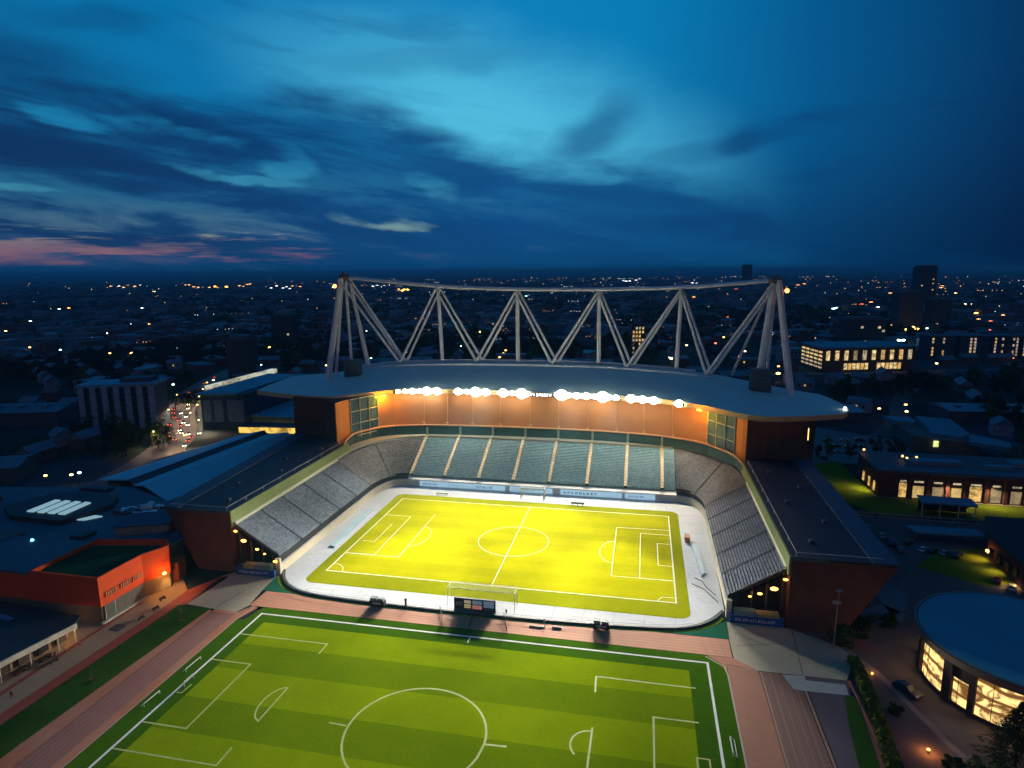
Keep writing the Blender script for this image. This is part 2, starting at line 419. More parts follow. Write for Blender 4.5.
for i in range(seg):
    g.f.append((0, 1+i, 1+(i+1) % seg)); g.mi.append(0)
for k in range(len(rings)-2):
    for i in range(seg):
        j = (i+1) % seg; a = 1+k*seg; b = a+seg
        g.f.append((a+i, b+i, b+j, a+j)); g.mi.append(0)
struct(g, 'ground', ground_material())

# practice pitch: mown bands
m = MB()
bands = [(-62.5,-72.3,0),(-72.3,-82.1,1),(-82.1,-92.6,0),(-92.6,-102.6,1),(-102.6,-113,0),(-113,-123,1),(-123,-134,0),(-134,-160,1)]
for a, b, k in bands:
    m.cur = k; m.rect(-54.5, 54.0, b, a, 0.0)
    m.cur = 2; m.rect(-62.3, -54.5, b, a, 0.0); m.rect(54.0, 62.4, b, a, 0.0)
m.cur = 2; m.poly([(-60.5,-62.5),(-59.0,-55.6),(58.6,-55.6),(61.6,-58.5),(62.4,-62.5)], 0.0)
struct(m, 'practice_pitch_grass', [prac_lt, prac_dk, prac_edge])
m = MB(); Z = 0.012
m.line([(-57.6,-160),(-57.6,-58.7),(58.4,-58.7),(58.4,-160)], .55, Z)
m.line([(0.9,-58.9),(0.9,-61.4)], .35, Z)
struct(m, 'practice_touchline', line_white)
m = MB()
m.line([(-57.3,-68.6),(-33.2,-68.6),(-33.2,-72.8)], .38, Z)
m.line([(-57.3,-109.2),(-34.6,-109.2),(-34.6,-104.5)], .38, Z)
m.line([(-57.3,-79.7),(-47,-79.7),(-47,-101.6),(-57.3,-101.6)], .40, Z)
m.line([(-33.9,-97),(-33.7,-86)] + [(-33.7-2.9*math.sin(R(a)), -91.3+5.4*math.cos(R(a))) for a in range(0, 181, 15)], .36, Z)
m.line(arc(-0.8, -94.2, 14.2, 0, 345, 46), .45, Z, closed=True)
m.line([(-19.3,-94.4),(-15.4,-94.6)], .4, Z); m.line([(13.6,-94.2),(17.8,-94)], .5, Z)
m.line([(33.4,-74.4),(33.2,-68.8),(55,-68.8)], .38, Z)
m.line([(45.8,-120),(45.8,-80),(54.8,-80)], .38, Z)
m.line([(33.6,-96.5),(33.7,-85.5)], .42, Z)
m.line([(33.6,-86.6)] + [(33.4-3.6*math.sin(R(a)), -90.6+4.0*math.cos(R(a))) for a in range(10, 150, 14)], .36, Z)
m.line([(53.7,-93),(53.7,-89.9),(56,-89.9),(56,-93)], .34, Z)
m.line([(-55.6,-88.9),(-55.8,-92),(-57,-92)], .3, Z)
struct(m, 'practice_pitch_markings', line_yel)

# running track
m = MB()
m.poly([(-63.5,-47.3),(64.4,-47.8),(64.4,-55.4),(-63.5,-55.4)], 0.004)
tk = struct(m, 'running_track', track_pink)
m = MB()
m.poly([(-71.6,-60.6),(-64.9,-60.3),(-65.2,-160),(-71.9,-160)], 0.004)
struct(m, 'left_track_straight', track_mauve)
m = MB()
m.poly([(62.7,-58.5),(69.6,-59.6),(69.9,-160),(62.6,-160)], 0.004)
struct(m, 'right_track_straight', mat('rose_lane', (.31,.125,.08), .85, c2=(.37,.165,.11), scale=.1))
m = MB()
m.poly([(70.3,-59.8),(77.9,-60.0),(78.6,-160),(70.3,-160)], 0.004)
struct(m, 'long_jump_runways', track_right)
m = MB()
m.poly([(-73.2,-59.2),(-71.7,-60.4),(-72.0,-160),(-76.3,-160),(-76.3,-112)], 0.002)
m.poly([(-64.6,-60),(-62,-55.5),(-60.4,-56),(-62.4,-62.5),(-62.4,-160),(-64.9,-160)], 0.002)
m.poly([(-71.7,-59.0),(-64.6,-59.2),(-64.8,-60.2),(-71.7,-60.5)], 0.002)
m.poly([(62.4,-62.5),(61.6,-58.5),(58.6,-55.6),(64.4,-55.5),(69.5,-59.4),(62.7,-58.3)], 0.002)
struct(m, 'track_border', salmon)
m = MB()
for k in range(1, 6): m.line([(-63.5+k*.4,-47.4-k*1.33),(64,-47.9-k*1.28)], .10, 0.010)
for k in range(1, 6): m.line([(-71.8+k*1.13,-60.7),(-72+k*1.13,-159)], .10, 0.010)
for k in range(1, 5): m.line([(70.4+k*1.55,-60.2),(70.6+k*1.55,-159)], .10, 0.010)
m.line([(-64.8,-60.2),(-65.1,-160)], .30, 0.012)
m.line([(-64.9,-60.2),(-62.2,-55.3)], .30, 0.012)
for k in range(3): m.line([(57.5+k*2.4,-48.2),(58.8+k*2.0,-55.3)], .18, 0.012)
m.line([(70.0,-60),(70.1,-160)], .45, 0.012)
m.line([(78.4,-60.2),(79.0,-160)], .55, 0.012)
struct(m, 'track_lane_markings', mat('track_line', (.34,.19,.145), .8, var=.15))
m = MB()
m.line([(58.2,-56.1),(62.2,-59.6),(62.55,-63),(62.5,-160)], .35, 0.014)
m.line([(-61.6,-56.0),(-62.6,-61),(-62.6,-160)], .25, 0.014)
struct(m, 'track_inner_kerb_line', mat('kerb_line', (.42,.33,.28), .8, var=.1))
# left planting strip and paths
m = MB(); m.poly([(-83,-59),(-73,-59),(-76.2,-112),(-76.2,-160),(-86,-160),(-85.1,-108)], 0.004)
struct(m, 'left_grass_strip', lawn)
m = MB()
m.poly([(-86.6,-51),(-82.2,-41.4),(-79.9,-41.4),(-81.3,-58.6),(-83.1,-59.1),(-85.3,-108),(-86.2,-160),(-90,-160),(-88.6,-105),(-86.4,-62)], 0.0)
m.poly([(-95.6,-99.8),(-95.3,-60),(-94.2,-60),(-94.2,-99),(-94.6,-140),(-96,-140)], 0.004)
struct(m, 'red_footpath', red_pave)
m = MB()
m.poly([(-93,-45),(-86.6,-51),(-86.4,-62),(-88.6,-105),(-90,-160),(-106,-160),(-106,-45)], -0.004)
struct(m, 'beige_footpath', beige_pave)
m = MB(); m.poly([(-82.3,-41.2),(-80,-38.7),(-65.8,-36.3),(-65.0,-46.8),(-63.6,-55.5),(-65,-59.2),(-73,-58.9),(-81.2,-58.2)], 0.0)
struct(m, 'left_plaza', concrete)
m = MB(); m.poly([(64.6,-48.4),(65,-39.4),(80,-39.4),(92.4,-47),(91.5,-53),(88.2,-59.6),(69.4,-59.6),(64.7,-58.6)], 0.0)
struct(m, 'right_plaza', concrete)
m = MB(); m.line([(-72,-58),(-70,-48)], .3, 0.008); m.line([(66,-50),(78,-47)], .2, 0.008); m.line([(80.8,-40),(79.2,-59.4)], .25, 0.008); m.line([(66,-44),(88,-58)], .15, .008)
struct(m, 'plaza_joints', mat('joint', (.16,.155,.13), .9))
m = MB(); m.poly([(74.6,-60.0),(79.5,-59.7),(79.3,-61.2),(87.6,-61.2),(87.2,-65),(78.3,-65.2),(76,-65.0)], 0.020)
struct(m, 'white_crossing_strip', mat('white_paving', (.36,.38,.36), .8, var=.12))
m = MB(); m.poly([(79.0,-59.8),(88.4,-59.8),(87.4,-66),(84,-90),(83,-160),(79.2,-160)], 0.0)
struct(m, 'service_road', mat('mauve_tarmac', (.085,.065,.085), .9, c2=(.115,.09,.11), scale=.06))
m = MB(); m.poly([(80.2,-39.6),(96,-36),(100,-47),(92.4,-47)], 0.002); m.line([(88.4,-59.6),(89.2,-66),(87.2,-86),(84.4,-160)], 1.0, 0.008)
struct(m, 'red_side_path', mat('dark_red_paving', (.17,.06,.055), .85, c2=(.23,.09,.08), scale=.08))
m = MB(); m.poly([(86.4,-64.2),(88.4,-66),(86.8,-86),(83.6,-160),(81.5,-160),(82.8,-87),(84.2,-76)], 0.006)
struct(m, 'right_grass_strip', lawn)
# ring road round the round building
m = MB()
m.poly([(92,-47),(100,-30),(112,-10),(124,0),(150,-5),(150,-60),(150,-160),(86,-160),(88.5,-92),(91,-85),(93,-55)], -0.01)
struct(m, 'forecourt', mat('warm_tarmac', (.085,.07,.072), .9, c2=(.135,.11,.105), scale=.05))
m = MB(); m.line(smoothpoly([(91.5,-46),(93.2,-50),(96.6,-57),(99,-67),(101.8,-77),(105,-86),(110,-100)]), 1.5, 0.03)
struct(m, 'kerb_path', mat('pale_kerb', (.22,.18,.165), .85))
# roads and lawns right of the stadium
m = MB(); m.poly([(105,-40),(106,60),(121,62),(123,47),(190,44),(260,30),(260,-10),(150,-5),(124,0),(112,-20)], -0.02)
struct(m, 'car_park_surface', tarmac_far)
m = MB(); m.poly([(120,62),(121,112),(134,119),(136,68.5),(190,66),(230,64),(230,49),(130,48)], 0.004)
struct(m, 'lawn_by_long_building', lawn2)
m = MB(); m.poly([(126,4.5),(138,19),(154,23),(149.5,-2),(141,-6)], 0.004)
struct(m, 'small_lawn', lawn2)
m = MB(); m.poly([(134.5,69),(190,66.8),(215,66),(215,71),(135,73)], 0.012)
struct(m, 'lit_pavement', mat('sand_paving', (.30,.25,.18), .85))
m = MB(); m.poly([(108,-12),(112,-8),(117,-14),(113,-24),(108,-28)], 0.0); m.poly([(101,-34),(110,-31),(112,-26),(108,-22),(104,-24),(100,-28)], 0.0)
struct(m, 'blue_grey_yard', mat('yard_surface', (.12,.13,.15), .6, var=.2, scale=.1))
def ribbon(pts, w, z, name, mt):
    m = MB(); m.line(smoothpoly(pts), w, z); return struct(m, name, mt)
road_left = [(-150,-60),(-185,20),(-198,70),(-218,110),(-262,160),(-302,225),(-330,300),(-360,400),(-388,540),(-430,800)]
ribbon(road_left, 20, -0.20, 'main_road', mat('warm_asphalt', (.10,.09,.088), .7, c2=(.16,.14,.13), scale=.05))
ribbon([(-330,-60),(-240,-15),(-190,30),(-150,75),(-120,110)], 9, -0.19, 'side_road', tarmac_far)
ribbon([(105,95),(150,140),(195,215),(212,270),(240,330),(300,420)], 10, -0.20, 'right_road', tarmac_far)
ribbon([(150,140),(240,170),(380,200),(600,240)], 9, -0.19, 'cross_road', tarmac_far)
ribbon([(-900,430),(-500,380),(-250,395),(0,400),(160,380),(420,470),(900,560)], 12, -0.18, 'ring_road', tarmac_far)
ribbon([(-1500,1100),(-700,980),(0,900),(700,1000),(1600,1300)], 16, -0.17, 'far_road', tarmac_far)
m = MB(); m.poly([(107,62),(119,64),(119,112),(160,120),(175,165),(140,190),(108,150)], -0.10)
struct(m, 'far_car_park_surface', mat('pale_tarmac', (.10,.10,.11), .8, c2=(.17,.17,.18), scale=.05))
m = MB()
for k in range(9):
    t_ = k*11.0; a = Vector((-210,96)).lerp(Vector((-300,222)), t_/100)
    m.line([(a.x-.8, a.y), (a.x-3.2, a.y+4.2)], .35, -0.19)
struct(m, 'road_lane_markings', line_white)

# ================================================================== INNER PITCH
def rrect(x0, x1, y0, y1, r, n=6):
    return arc(x1-r, y1-r, r, 0, 90, n)+arc(x0+r, y1-r, r, 90, 180, n)+arc(x0+r, y0+r, r, 180, 270, n)+arc(x1-r, y0+r, r, 270, 360, n)
near = [(-65.6,-34.4),(-62.4,-40.2),(-56.5,-45.2),(-46.5,-47.4),(-22,-48.3),(11,-48.2),(32,-47.4),(47.8,-46.1),(55.4,-44.4),(61.2,-40.1),(64.6,-34.4)]
near = [near[0]]+smoothpoly(near, 2)[1:-1]+[near[-1]]
m = MB(); m.poly([(-66,-34),(-66,30)]+[(-66,30),(-65.4,41),(-60,47.5),(-50,49.6),(50,49.6),(60,47.5),(65.4,41),(66,30),(65,-34)]+near[::-1], 0.10)
struct(m, 'stadium_apron', white_apron)
m = MB()
for k in range(14): m.line([(-52+k*8,-40.4),(-52.4+k*8,-47.2)], .09, .112); m.line([(-52+k*8,37.8),(-52+k*8,48.8)], .09, .112)
for k in range(9):
    for s_ in (-1, 1): m.line([(s_*56.4,-30+k*8),(s_*65.2,-30+k*8)], .09, .112)
for k in range(7):
    m.line(arc(58.5+(k%3)*1.1, -30+k*4, 1.6+k*.3, k*40, k*40+110, 6), .10, .116)
    m.line([(-50+k*15,-43.2-(k%2)*1.2),(-44+k*15,-43.6-(k%3)*.6)], .12, .116)
struct(m, 'apron_joints', mat('apron_joint', (.36,.37,.37), .8, var=.2))
m = MB()
m.poly(rrect(-56.2, 56.0, -40.2, 37.4, 3.2), 0.125); 
struct(m, 'stadium_pitch_surround', grass_mat('surround_turf', (.25,.28,.004), (.33,.35,.007)))
m = MB()
ys = [-32.2+i*5.366 for i in range(13)]
for i in range(12):
    m.cur = i % 2; m.rect(-52.5, 52.5, ys[i], ys[i+1], 0.140)
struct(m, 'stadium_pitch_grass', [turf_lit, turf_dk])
m = MB(); Z = 0.155; lw = .34
m.line([(-52.5,-32.2),(52.5,-32.2),(52.5,32.2),(-52.5,32.2)], .46, Z, closed=True)
m.line([(0,-32),(0,32)], .32, Z); m.line(arc(0, 0, 12, 0, 352, 44), .28, Z, closed=True)
for s in (-1, 1):
    m.line([(s*52.3,-19.4),(s*34,-19.4),(s*34,17.6),(s*(34 if s < 0 else 34.5),18.2)] + ([(52.3,18.8)] if s > 0 else []), .28, Z)
    m.line([(s*52.3,-19.2),(s*42.4,-19.2),(s*42.4,14.4),(s*52.3,14.4)], .28, Z+.004)
    m.line([(s*52.3,-9.6),(s*48,-9.6),(s*48,6.8),(s*52.3,6.8)] if s > 0 else [(-51,-9.2),(-46.6,-9.2),(-46.6,6.6)], .28, Z)
    m.line([(s*(34-4.6*math.sin(R(a))), -2.3+8.3*math.cos(R(a))) for a in range(0, 181, 12)], .26, Z)
m.line(arc(-52.5, -32.2, 5, 0, 90, 8), .26, Z); m.line([(47.4,-32),(48.6,-29.6),(52.3,-29.4)], .26, Z)
struct(m, 'stadium_pitch_markings', mat('pitch_line', (.80,.80,.55), .7, var=.06))
m = MB()
m.line([(p[0]*1.012, p[1]-.95) for p in near[3:-3]], 1.1, 0.006)
struct(m, 'verge_grass', verge)
m = MB(); m.line([(p[0]*1.004, p[1]-.35) for p in near], 1.0, 0.020)
struct(m, 'apron_dark_strip', mat('dark_ground_strip', (.03,.045,.05), .6, c2=(.06,.075,.08), scale=.2))  # dark painted strip on the ground beside the low barrier
m = MB()
m.poly([(-65.0,-46.8),(-65.8,-37.5),(-63,-41.4),(-57.5,-46.2),(-50,-47.3),(-62.8,-47.3)], 0.003)
m.poly([(64.4,-47.8),(65,-39.0),(62,-41.2),(56.5,-45.4),(50,-47.4)], 0.003)
struct(m, 'teal_turf_corners', teal_turf)
# ================================================================== THE STADIUM
brick_dk = brick_mat('dark_red_brick', (.10,.034,.026), (.125,.045,.034), 0.8)
orange_wall = panel_mat('terracotta_cladding', (.44,.20,.085), 0.25, .86, .7, direction='X', depth=.12)
orange_end = mat('terracotta_end_wall', (.74,.27,.06), .75, var=.12, scale=.1)
roof_blue = panel_mat('roof_sheet', (.42,.60,.56), 0.35, .86, .75, direction='X', depth=.25)
roof_dark = panel_mat('dark_wing_roof', (.003,.013,.034), 0.30, .75, .6, direction='Y', depth=.25)
roof_band = mat('roof_gutter_band', (.03,.075,.14), .6, var=.15, scale=.1)
soffit = mat('cream_soffit', (.66,.50,.26), .7, var=.1)
steel = mat('painted_steel', (.70,.73,.70), .5, var=.1, scale=.3)
steel_dk = mat('dark_steel', (.05,.06,.07), .5, metal=.3)
seat_blue = None
def seat_mat(name, a, b_, dens):
    m = bpy.data.materials.new(name); m.use_nodes = True
    t = NT(m.node_tree); b = t.n['Principled BSDF']; v = t.new('ShaderNodeTexCoord').outputs['Object']
    vo = t.new('ShaderNodeTexVoronoi'); t.l.new(v, vo.inputs['Vector']); vo.inputs['Scale'].default_value = dens
    wn = t.new('ShaderNodeTexWhiteNoise', noise_dimensions='3D'); t.l.new(vo.outputs['Position'], wn.inputs[0])
    n = t.noise(v, .09, 4, .6)
    k = t.math('ADD', t.math('MULTIPLY', wn.outputs['Value'], .55), t.math('MULTIPLY', n, .5), clamp=True)
    t.l.new(t.mix(k, a, b_), b.inputs['Base Color']); b.inputs['Roughness'].default_value = .55
    return m
seats_teal = seat_mat('blue_teal_seats', (.16,.44,.48), (.58,.85,.88), 1.3)
seats_grey = seat_mat('grey_blue_seats', (.045,.065,.105), (.26,.33,.42), 1.3)
seats_corner = seat_mat('grey_brown_seats', (.09,.10,.12), (.38,.38,.38), 1.3)
tread = mat('terrace_concrete', (.10,.10,.10), .85, c2=(.16,.155,.145), scale=.3)
aisle_m = mat('aisle_concrete', (.28,.22,.14), .8, c2=(.35,.28,.18), scale=.4)
cream = mat('cream_wall_paint', (.88,.78,.55), .7, c2=(.92,.83,.62), scale=.15)
ledge = mat('white_ledge', (.70,.70,.66), .6, var=.08)
glass_teal = mat('teal_glass', (.03,.075,.085), .12, var=.2, spec=.6)
rail_or = mat('orange_rail', (.75,.42,.20), .5, var=.05)
para_green_lit = mat('green_lit_parapet', (.20,.26,.10), .8, c2=(.26,.33,.14), scale=.1)  # green light off the pitch is put into this wall colour
para_cap = mat('cream_cap', (.70,.72,.50), .6, var=.06)
walk_m = mat('concourse_floor', (.30,.32,.27), .8, var=.12)
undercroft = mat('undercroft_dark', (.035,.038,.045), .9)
orange_lamp = glow('orange_lamp_glow', (1,.42,.06), 9)
flood_glow = glow('floodlight_glow', (1,.93,.72), 32)

st = empty('stadium', 'floodlit horseshoe football stadium with terracotta rear wall and steel roof truss', 'stadium')

# ---- plan curves
def bez(p0, p1, p2, n): return [tuple((1-t)**2*a+2*t*(1-t)*b+t*t*c for a, b, c in zip(p0, p1, p2)) for t in [i/n for i in range(n+1)]]
def strip3(mb, A, B):
    for i in range(len(A)-1): mb.face([A[i], A[i+1], B[i+1], B[i]])
def block(name, F, O, rows, m, aisles=()):
    """raked seating between a front line F and a rear line O (lists of 3D points, same length, F seen from the pitch runs left to right)"""
    mb = MB(); n = len(F)
    def pt(i, t): return Vector(F[i]).lerp(Vector(O[i]), t)
    for k in range(rows):
        t0, t1 = k/rows, (k+1)/rows; z0 = [F[i][2]+(O[i][2]-F[i][2])*t0 for i in range(n)]
        a = [pt(i, t0) for i in range(n)]; b = [pt(i, t0+(t1-t0)*.42) for i in range(n)]; c = [pt(i, t0+(t1-t0)*.72) for i in range(n)]; d = [pt(i, t1) for i in range(n)]
        up = lambda L, dz: [(p.x, p.y, z0[i]+dz) for i, p in enumerate(L)]
        mb.cur = 1; strip3(mb, up(a, 0), up(b, 0))                 # tread
        mb.cur = 0; strip3(mb, up(b, 0), up(b, .42)); strip3(mb, up(b, .42), up(c, .45)); strip3(mb, up(c, .45), up(c, .86)); strip3(mb, up(c, .86), up([p.lerp(q, .3) for p, q in zip(c, d)], .86))
        mb.cur = 1; rise = (O[0][2]-F[0][2])/rows
        strip3(mb, up([p.lerp(q, .3) for p, q in zip(c, d)], .86), up(d, 0.86)); 
        strip3(mb, up(d, .86), [(p.x, p.y, F[i][2]+(O[i][2]-F[i][2])*t1) for i, p in enumerate(d)])
    return mb.build(name, [m, tread], st)
def aisle(name, f, o, w, m, up_=.98):
    f, o = Vector(f), Vector(o); d = (o-f); d2 = Vector((d.x, d.y, 0)).normalized(); s = Vector((-d2.y, d2.x, 0))*w/2
    mb = MB(); n = 14
    for k in range(n):
        a = f.lerp(o, k/n); b = f.lerp(o, (k+1)/n); za = a.z+up_; 
        zb = b.z+up_; c = a.lerp(b, .7); zc = za+(zb-za)*.45
        mb.face([(a+s).to_tuple()[:2]+(za,), (a-s).to_tuple()[:2]+(za,), (c-s).to_tuple()[:2]+(zc,), (c+s).to_tuple()[:2]+(zc,)])
        mb.face([(c+s).to_tuple()[:2]+(zc,), (c-s).to_tuple()[:2]+(zc,), (b-s).to_tuple()[:2]+(zb,), (b+s).to_tuple()[:2]+(zb,)])
    for q in (s, -s): mb.face([(f+q).to_tuple()[:2]+(f.z-.2,), (o+q).to_tuple()[:2]+(o.z-.2,), (o+q).to_tuple()[:2]+(o.z+up_,), (f+q).to_tuple()[:2]+(f.z+up_,)])
    return mb.build(name, m, st)
AX = [-55,-40,-25,-10,5,20.5,36,50.5]
ob = lambda x: 71.8-0.0006*x*x
for i in range(7):
    x0, x1 = AX[i]+.6, AX[i+1]-.6
    block('seating_block', [(x0,48.8,4.5),(x1,48.8,4.5)], [(x0,ob(x0),15.4),(x1,ob(x1),15.4)], 26, seats_teal)
block('seating_block', [(51.1,48.8,4.5),(55.6,48.8,4.5)], [(51.1,ob(51),15.4),(55.6,ob(55),15.4)], 26, seats_teal)
for x in AX: aisle('aisle', (x,48.5,4.5), (x,ob(x)+.2,15.4), 1.35, aisle_m)
sidey = [-37.0,-24,-11.5,2.6,16.6,30]
for s in (-1, 1):
    for i in range(5):
        y0, y1 = sidey[i]+.3, sidey[i+1]-.3
        F = [(s*65,y0,5.8),(s*65,y1,5.8)]; O = [(s*79,y0,14.6+.02*i),(s*79,y1,14.6+.02*i)]
        if s > 0: F.reverse(); O.reverse()
        block('seating_block', F, O, 19, seats_grey)
    for y in sidey[1:5]: aisle('aisle', (s*65,y,5.75), (s*79,y,14.6), .5, mat('narrow_aisle', (.13,.15,.19), .9), .45)
    Fc = bez((65,30.1,5.8), (64.6,48.0,5.0), (55.8,48.8,4.5), 12); Oc = bez((79,30.1,14.7), (80.5,62,15.0), (55.8,70.2,15.4), 12)
    Fc = [(s*a, b, c) for a, b, c in Fc]; Oc = [(s*a, b, c) for a, b, c in Oc]
    k = 6
    for A, B, mm in ((Fc[:k+1], Oc[:k+1], seats_corner), (Fc[k:], Oc[k:], seats_corner)):
        if s > 0: A, B = A[::-1], B[::-1]
        block('seating_block', A, B, 23, mm)
    aisle('aisle', Fc[k], Oc[k], .4, tread, .6)
for x in (-25,-10,5,20.5):
    m = MB(); y = 61; z = 4.5+(y-48.8)/(ob(x)-48.8)*10.9+1
    for s_ in (-.95, .95):
        for k in range(3): m.path([(x+s_,y+k*1.5,z+k*.7),(x+s_,y+k*1.5,z+k*.7+1.5),(x+s_*.2,y+k*1.5+.7,z+k*.7+2.1)], .12, 4)
    m.build('aisle_handrail', mat('tan_rail', (.5,.38,.2), .5), st)
for s_ in (-1, 1):
    for k in range(5): MB().box(*sorted((s_*(86+(k%2)*7), s_*(87.2+(k%2)*7))), -30+k*15, -28.6+k*15, 19.5, 20.3).build('roof_vent', mat('vent_grey', (.07,.10,.13), .6), st)
# left side F goes bottom-to-top; front wall, ledge, recess shade, boards
def side_path(off, z, s):   # from the open end to the back centre
    L = [(s*(65.4+off), -37.0, z), (s*(65.4+off), 30.2, z)] + bez((s*(65.4+off), 30.2, z), (s*(65.0+off), 47.6+off, z), (s*55.8, 48.0+off, z), 10)[1:] + [(0, 48.0+off, z)]
    return L
m = MB()
for s in (-1, 1):
    a, b, c, d = side_path(-.0, .1, s), side_path(.15, 3.0, s), side_path(1.1, 3.0, s), side_path(1.1, 4.6, s)
    strip3(m, a, b)
m.build('front_wall', cream, st)
m = MB()
for s in (-1, 1):
    strip3(m, side_path(-.12, 3.02, s), side_path(.55, 3.02, s)); strip3(m, side_path(-.12, 2.8, s), side_path(-.12, 3.02, s))
    b0 = [(s*56,47.3,3.25),(0,47.3,3.25)]; b1 = [(s*56,49.3,4.35),(0,49.3,4.35)]; strip3(m, [(s*56,47.6,.1),(0,47.6,.1)], b0)
    strip3(m, b0, b1)
m.build('wall_coping', ledge, st)
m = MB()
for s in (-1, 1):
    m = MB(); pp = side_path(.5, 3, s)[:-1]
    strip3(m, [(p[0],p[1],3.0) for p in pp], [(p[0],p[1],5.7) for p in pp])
    m.build('recess_shade', undercroft, st)  # flat dark strip, the shade of the gap put into its colour
# advertising boards along the back wall
ad_blue = mat('advert_blue_glow', (.25,.48,.72), .5, c2=(.40,.62,.82), scale=.25, emit=(.45,.66,.82), es=.6)  # own glow added to brighten boards facing away from the floodlights
ad_white = mat('advert_white', (.75,.78,.80), .5, var=.05)
navy = mat('navy_lettering', (.02,.05,.16), .5)
def letters(mb, x0, x1, y, z0, z1, n, seed, t=.04, face=-1):
    r_ = random.Random(seed); w = (x1-x0)/n
    for i in range(n):
        a = x0+i*w+w*.12; b = a+w*.62
        mb.box(a, a+w*.2, y-t, y, z0, z1)
        if r_.random() < .7: mb.box(a+w*.2, b, y-t, y, z1-(z1-z0)*.25, z1)
        if r_.random() < .6: mb.box(a+w*.2, b, y-t, y, z0, z0+(z1-z0)*.22)
        if r_.random() < .5: mb.box(b-w*.16, b, y-t, y, z0+(z1-z0)*.25, z1-(z1-z0)*.28)
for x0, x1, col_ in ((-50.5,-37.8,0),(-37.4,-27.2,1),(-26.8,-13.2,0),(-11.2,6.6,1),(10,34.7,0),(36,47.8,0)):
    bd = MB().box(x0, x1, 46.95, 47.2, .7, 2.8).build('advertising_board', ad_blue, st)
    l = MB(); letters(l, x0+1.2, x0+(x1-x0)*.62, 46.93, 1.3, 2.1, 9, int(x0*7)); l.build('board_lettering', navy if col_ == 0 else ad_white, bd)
# dugout strips at both ends of the apron (pale blue covers)
for s, p in ((-1, [(-61.6,15.6),(-59.0,18.3),(-57.7,-16.6),(-59.8,-15.6)]), (1, [(59.2,6.9),(61.0,7.2),(61.9,-12.5),(60.5,-15.2)])):
    pp = [(a, b) for a, b in p]
    o = MB().prism(pp, [.12,.12,.12,.12], [.7,.7,.6,.6]).build('pitch_cover', mat('pale_blue_cover', (.42,.62,.70), .45, c2=(.55,.75,.80), scale=.2))
    tag(o, 'pale blue covered bench strip along the %s end of the bright pitch' % ('left' if s < 0 else 'right'), 'bench cover')
# upper concourse, glazing, rail
WL = [(-85.4,42.8),(-84.9,47),(-83.7,52.8),(-76.9,66.6),(-71,72),(-57,76),(-40,77.6),(-17,79),(5,79.2)]
WR = [(5,79.2),(24,78.4),(40,76.6),(50,74.2),(62,69.5),(68.4,64.6),(77.4,51.4),(79.6,48),(80.8,46.6)]
Opath = [(-79,30.1),(-79.2,38)]+[(p[0],p[1]) for p in bez((-79,38,0),(-80,62,0),(-55.8,70.4,0),12)[1:]]+[(-25,71.7),(5,71.9),(36,71.2)]+[(p[0],p[1]) for p in bez((55.8,70.4,0),(80,62,0),(79,38,0),12)]+[(79,30.1)]
GL = [(-80,30.5),(-80.1,37),(-82.6,46),(-82.5,54),(-77.6,65),(-70,70.6),(-56.5,74.5),(-40,76),(-17,77.2),(5,77.4),(24,76.6),(40,74.8),(50,72.6),(61,68),(68,62),(76,50),(78.6,44),(80,37),(80,30.5)]
n = 60; A = resample(Opath, n); B = resample(GL, n)
m = MB(); strip3(m, [(a[0],a[1],15.55) for a in A], [(b[0],b[1],16.2) for b in B]); m.build('concourse', walk_m, st)
m = MB(); strip3(m, [(a[0]*1.004,a[1]+.15,15.4) for a in A], [(a[0]*1.004,a[1]+.15,16.5) for a in A]); m.build('concourse_front_rail', mat('pale_rail', (.46,.48,.40), .6, var=.05), st)
def gz(i):
    t = i/(n-1); e = min(t, 1-t)*2; return 16.2+4.1*min(1, max(0, (e-.03)/.16))**.6
m = MB(); strip3(m, [(b[0],b[1],16.2) for b in B], [(b[0]*1.003,b[1]+.3,gz(i)) for i, b in enumerate(B)]); m.build('box_glazing', glass_teal, st)
m = MB(); m.path([(b[0]*1.003,b[1]+.2,gz(i)+.25) for i, b in enumerate(B)], .42, 6); m.build('rear_rail', rail_or, st)
for x in AX:
    y = ob(x); gy = 77.3-0.0019*x*x
    MB().box(x-.5, x+.5, gy-.35, gy-.12, 16.2, 20.3).build('glazing_post', walk_m, st)
    MB().box(x-.45, x+.45, y+.2, gy-.3, 16.22, 16.6).build('concourse_stub', walk_m, st)
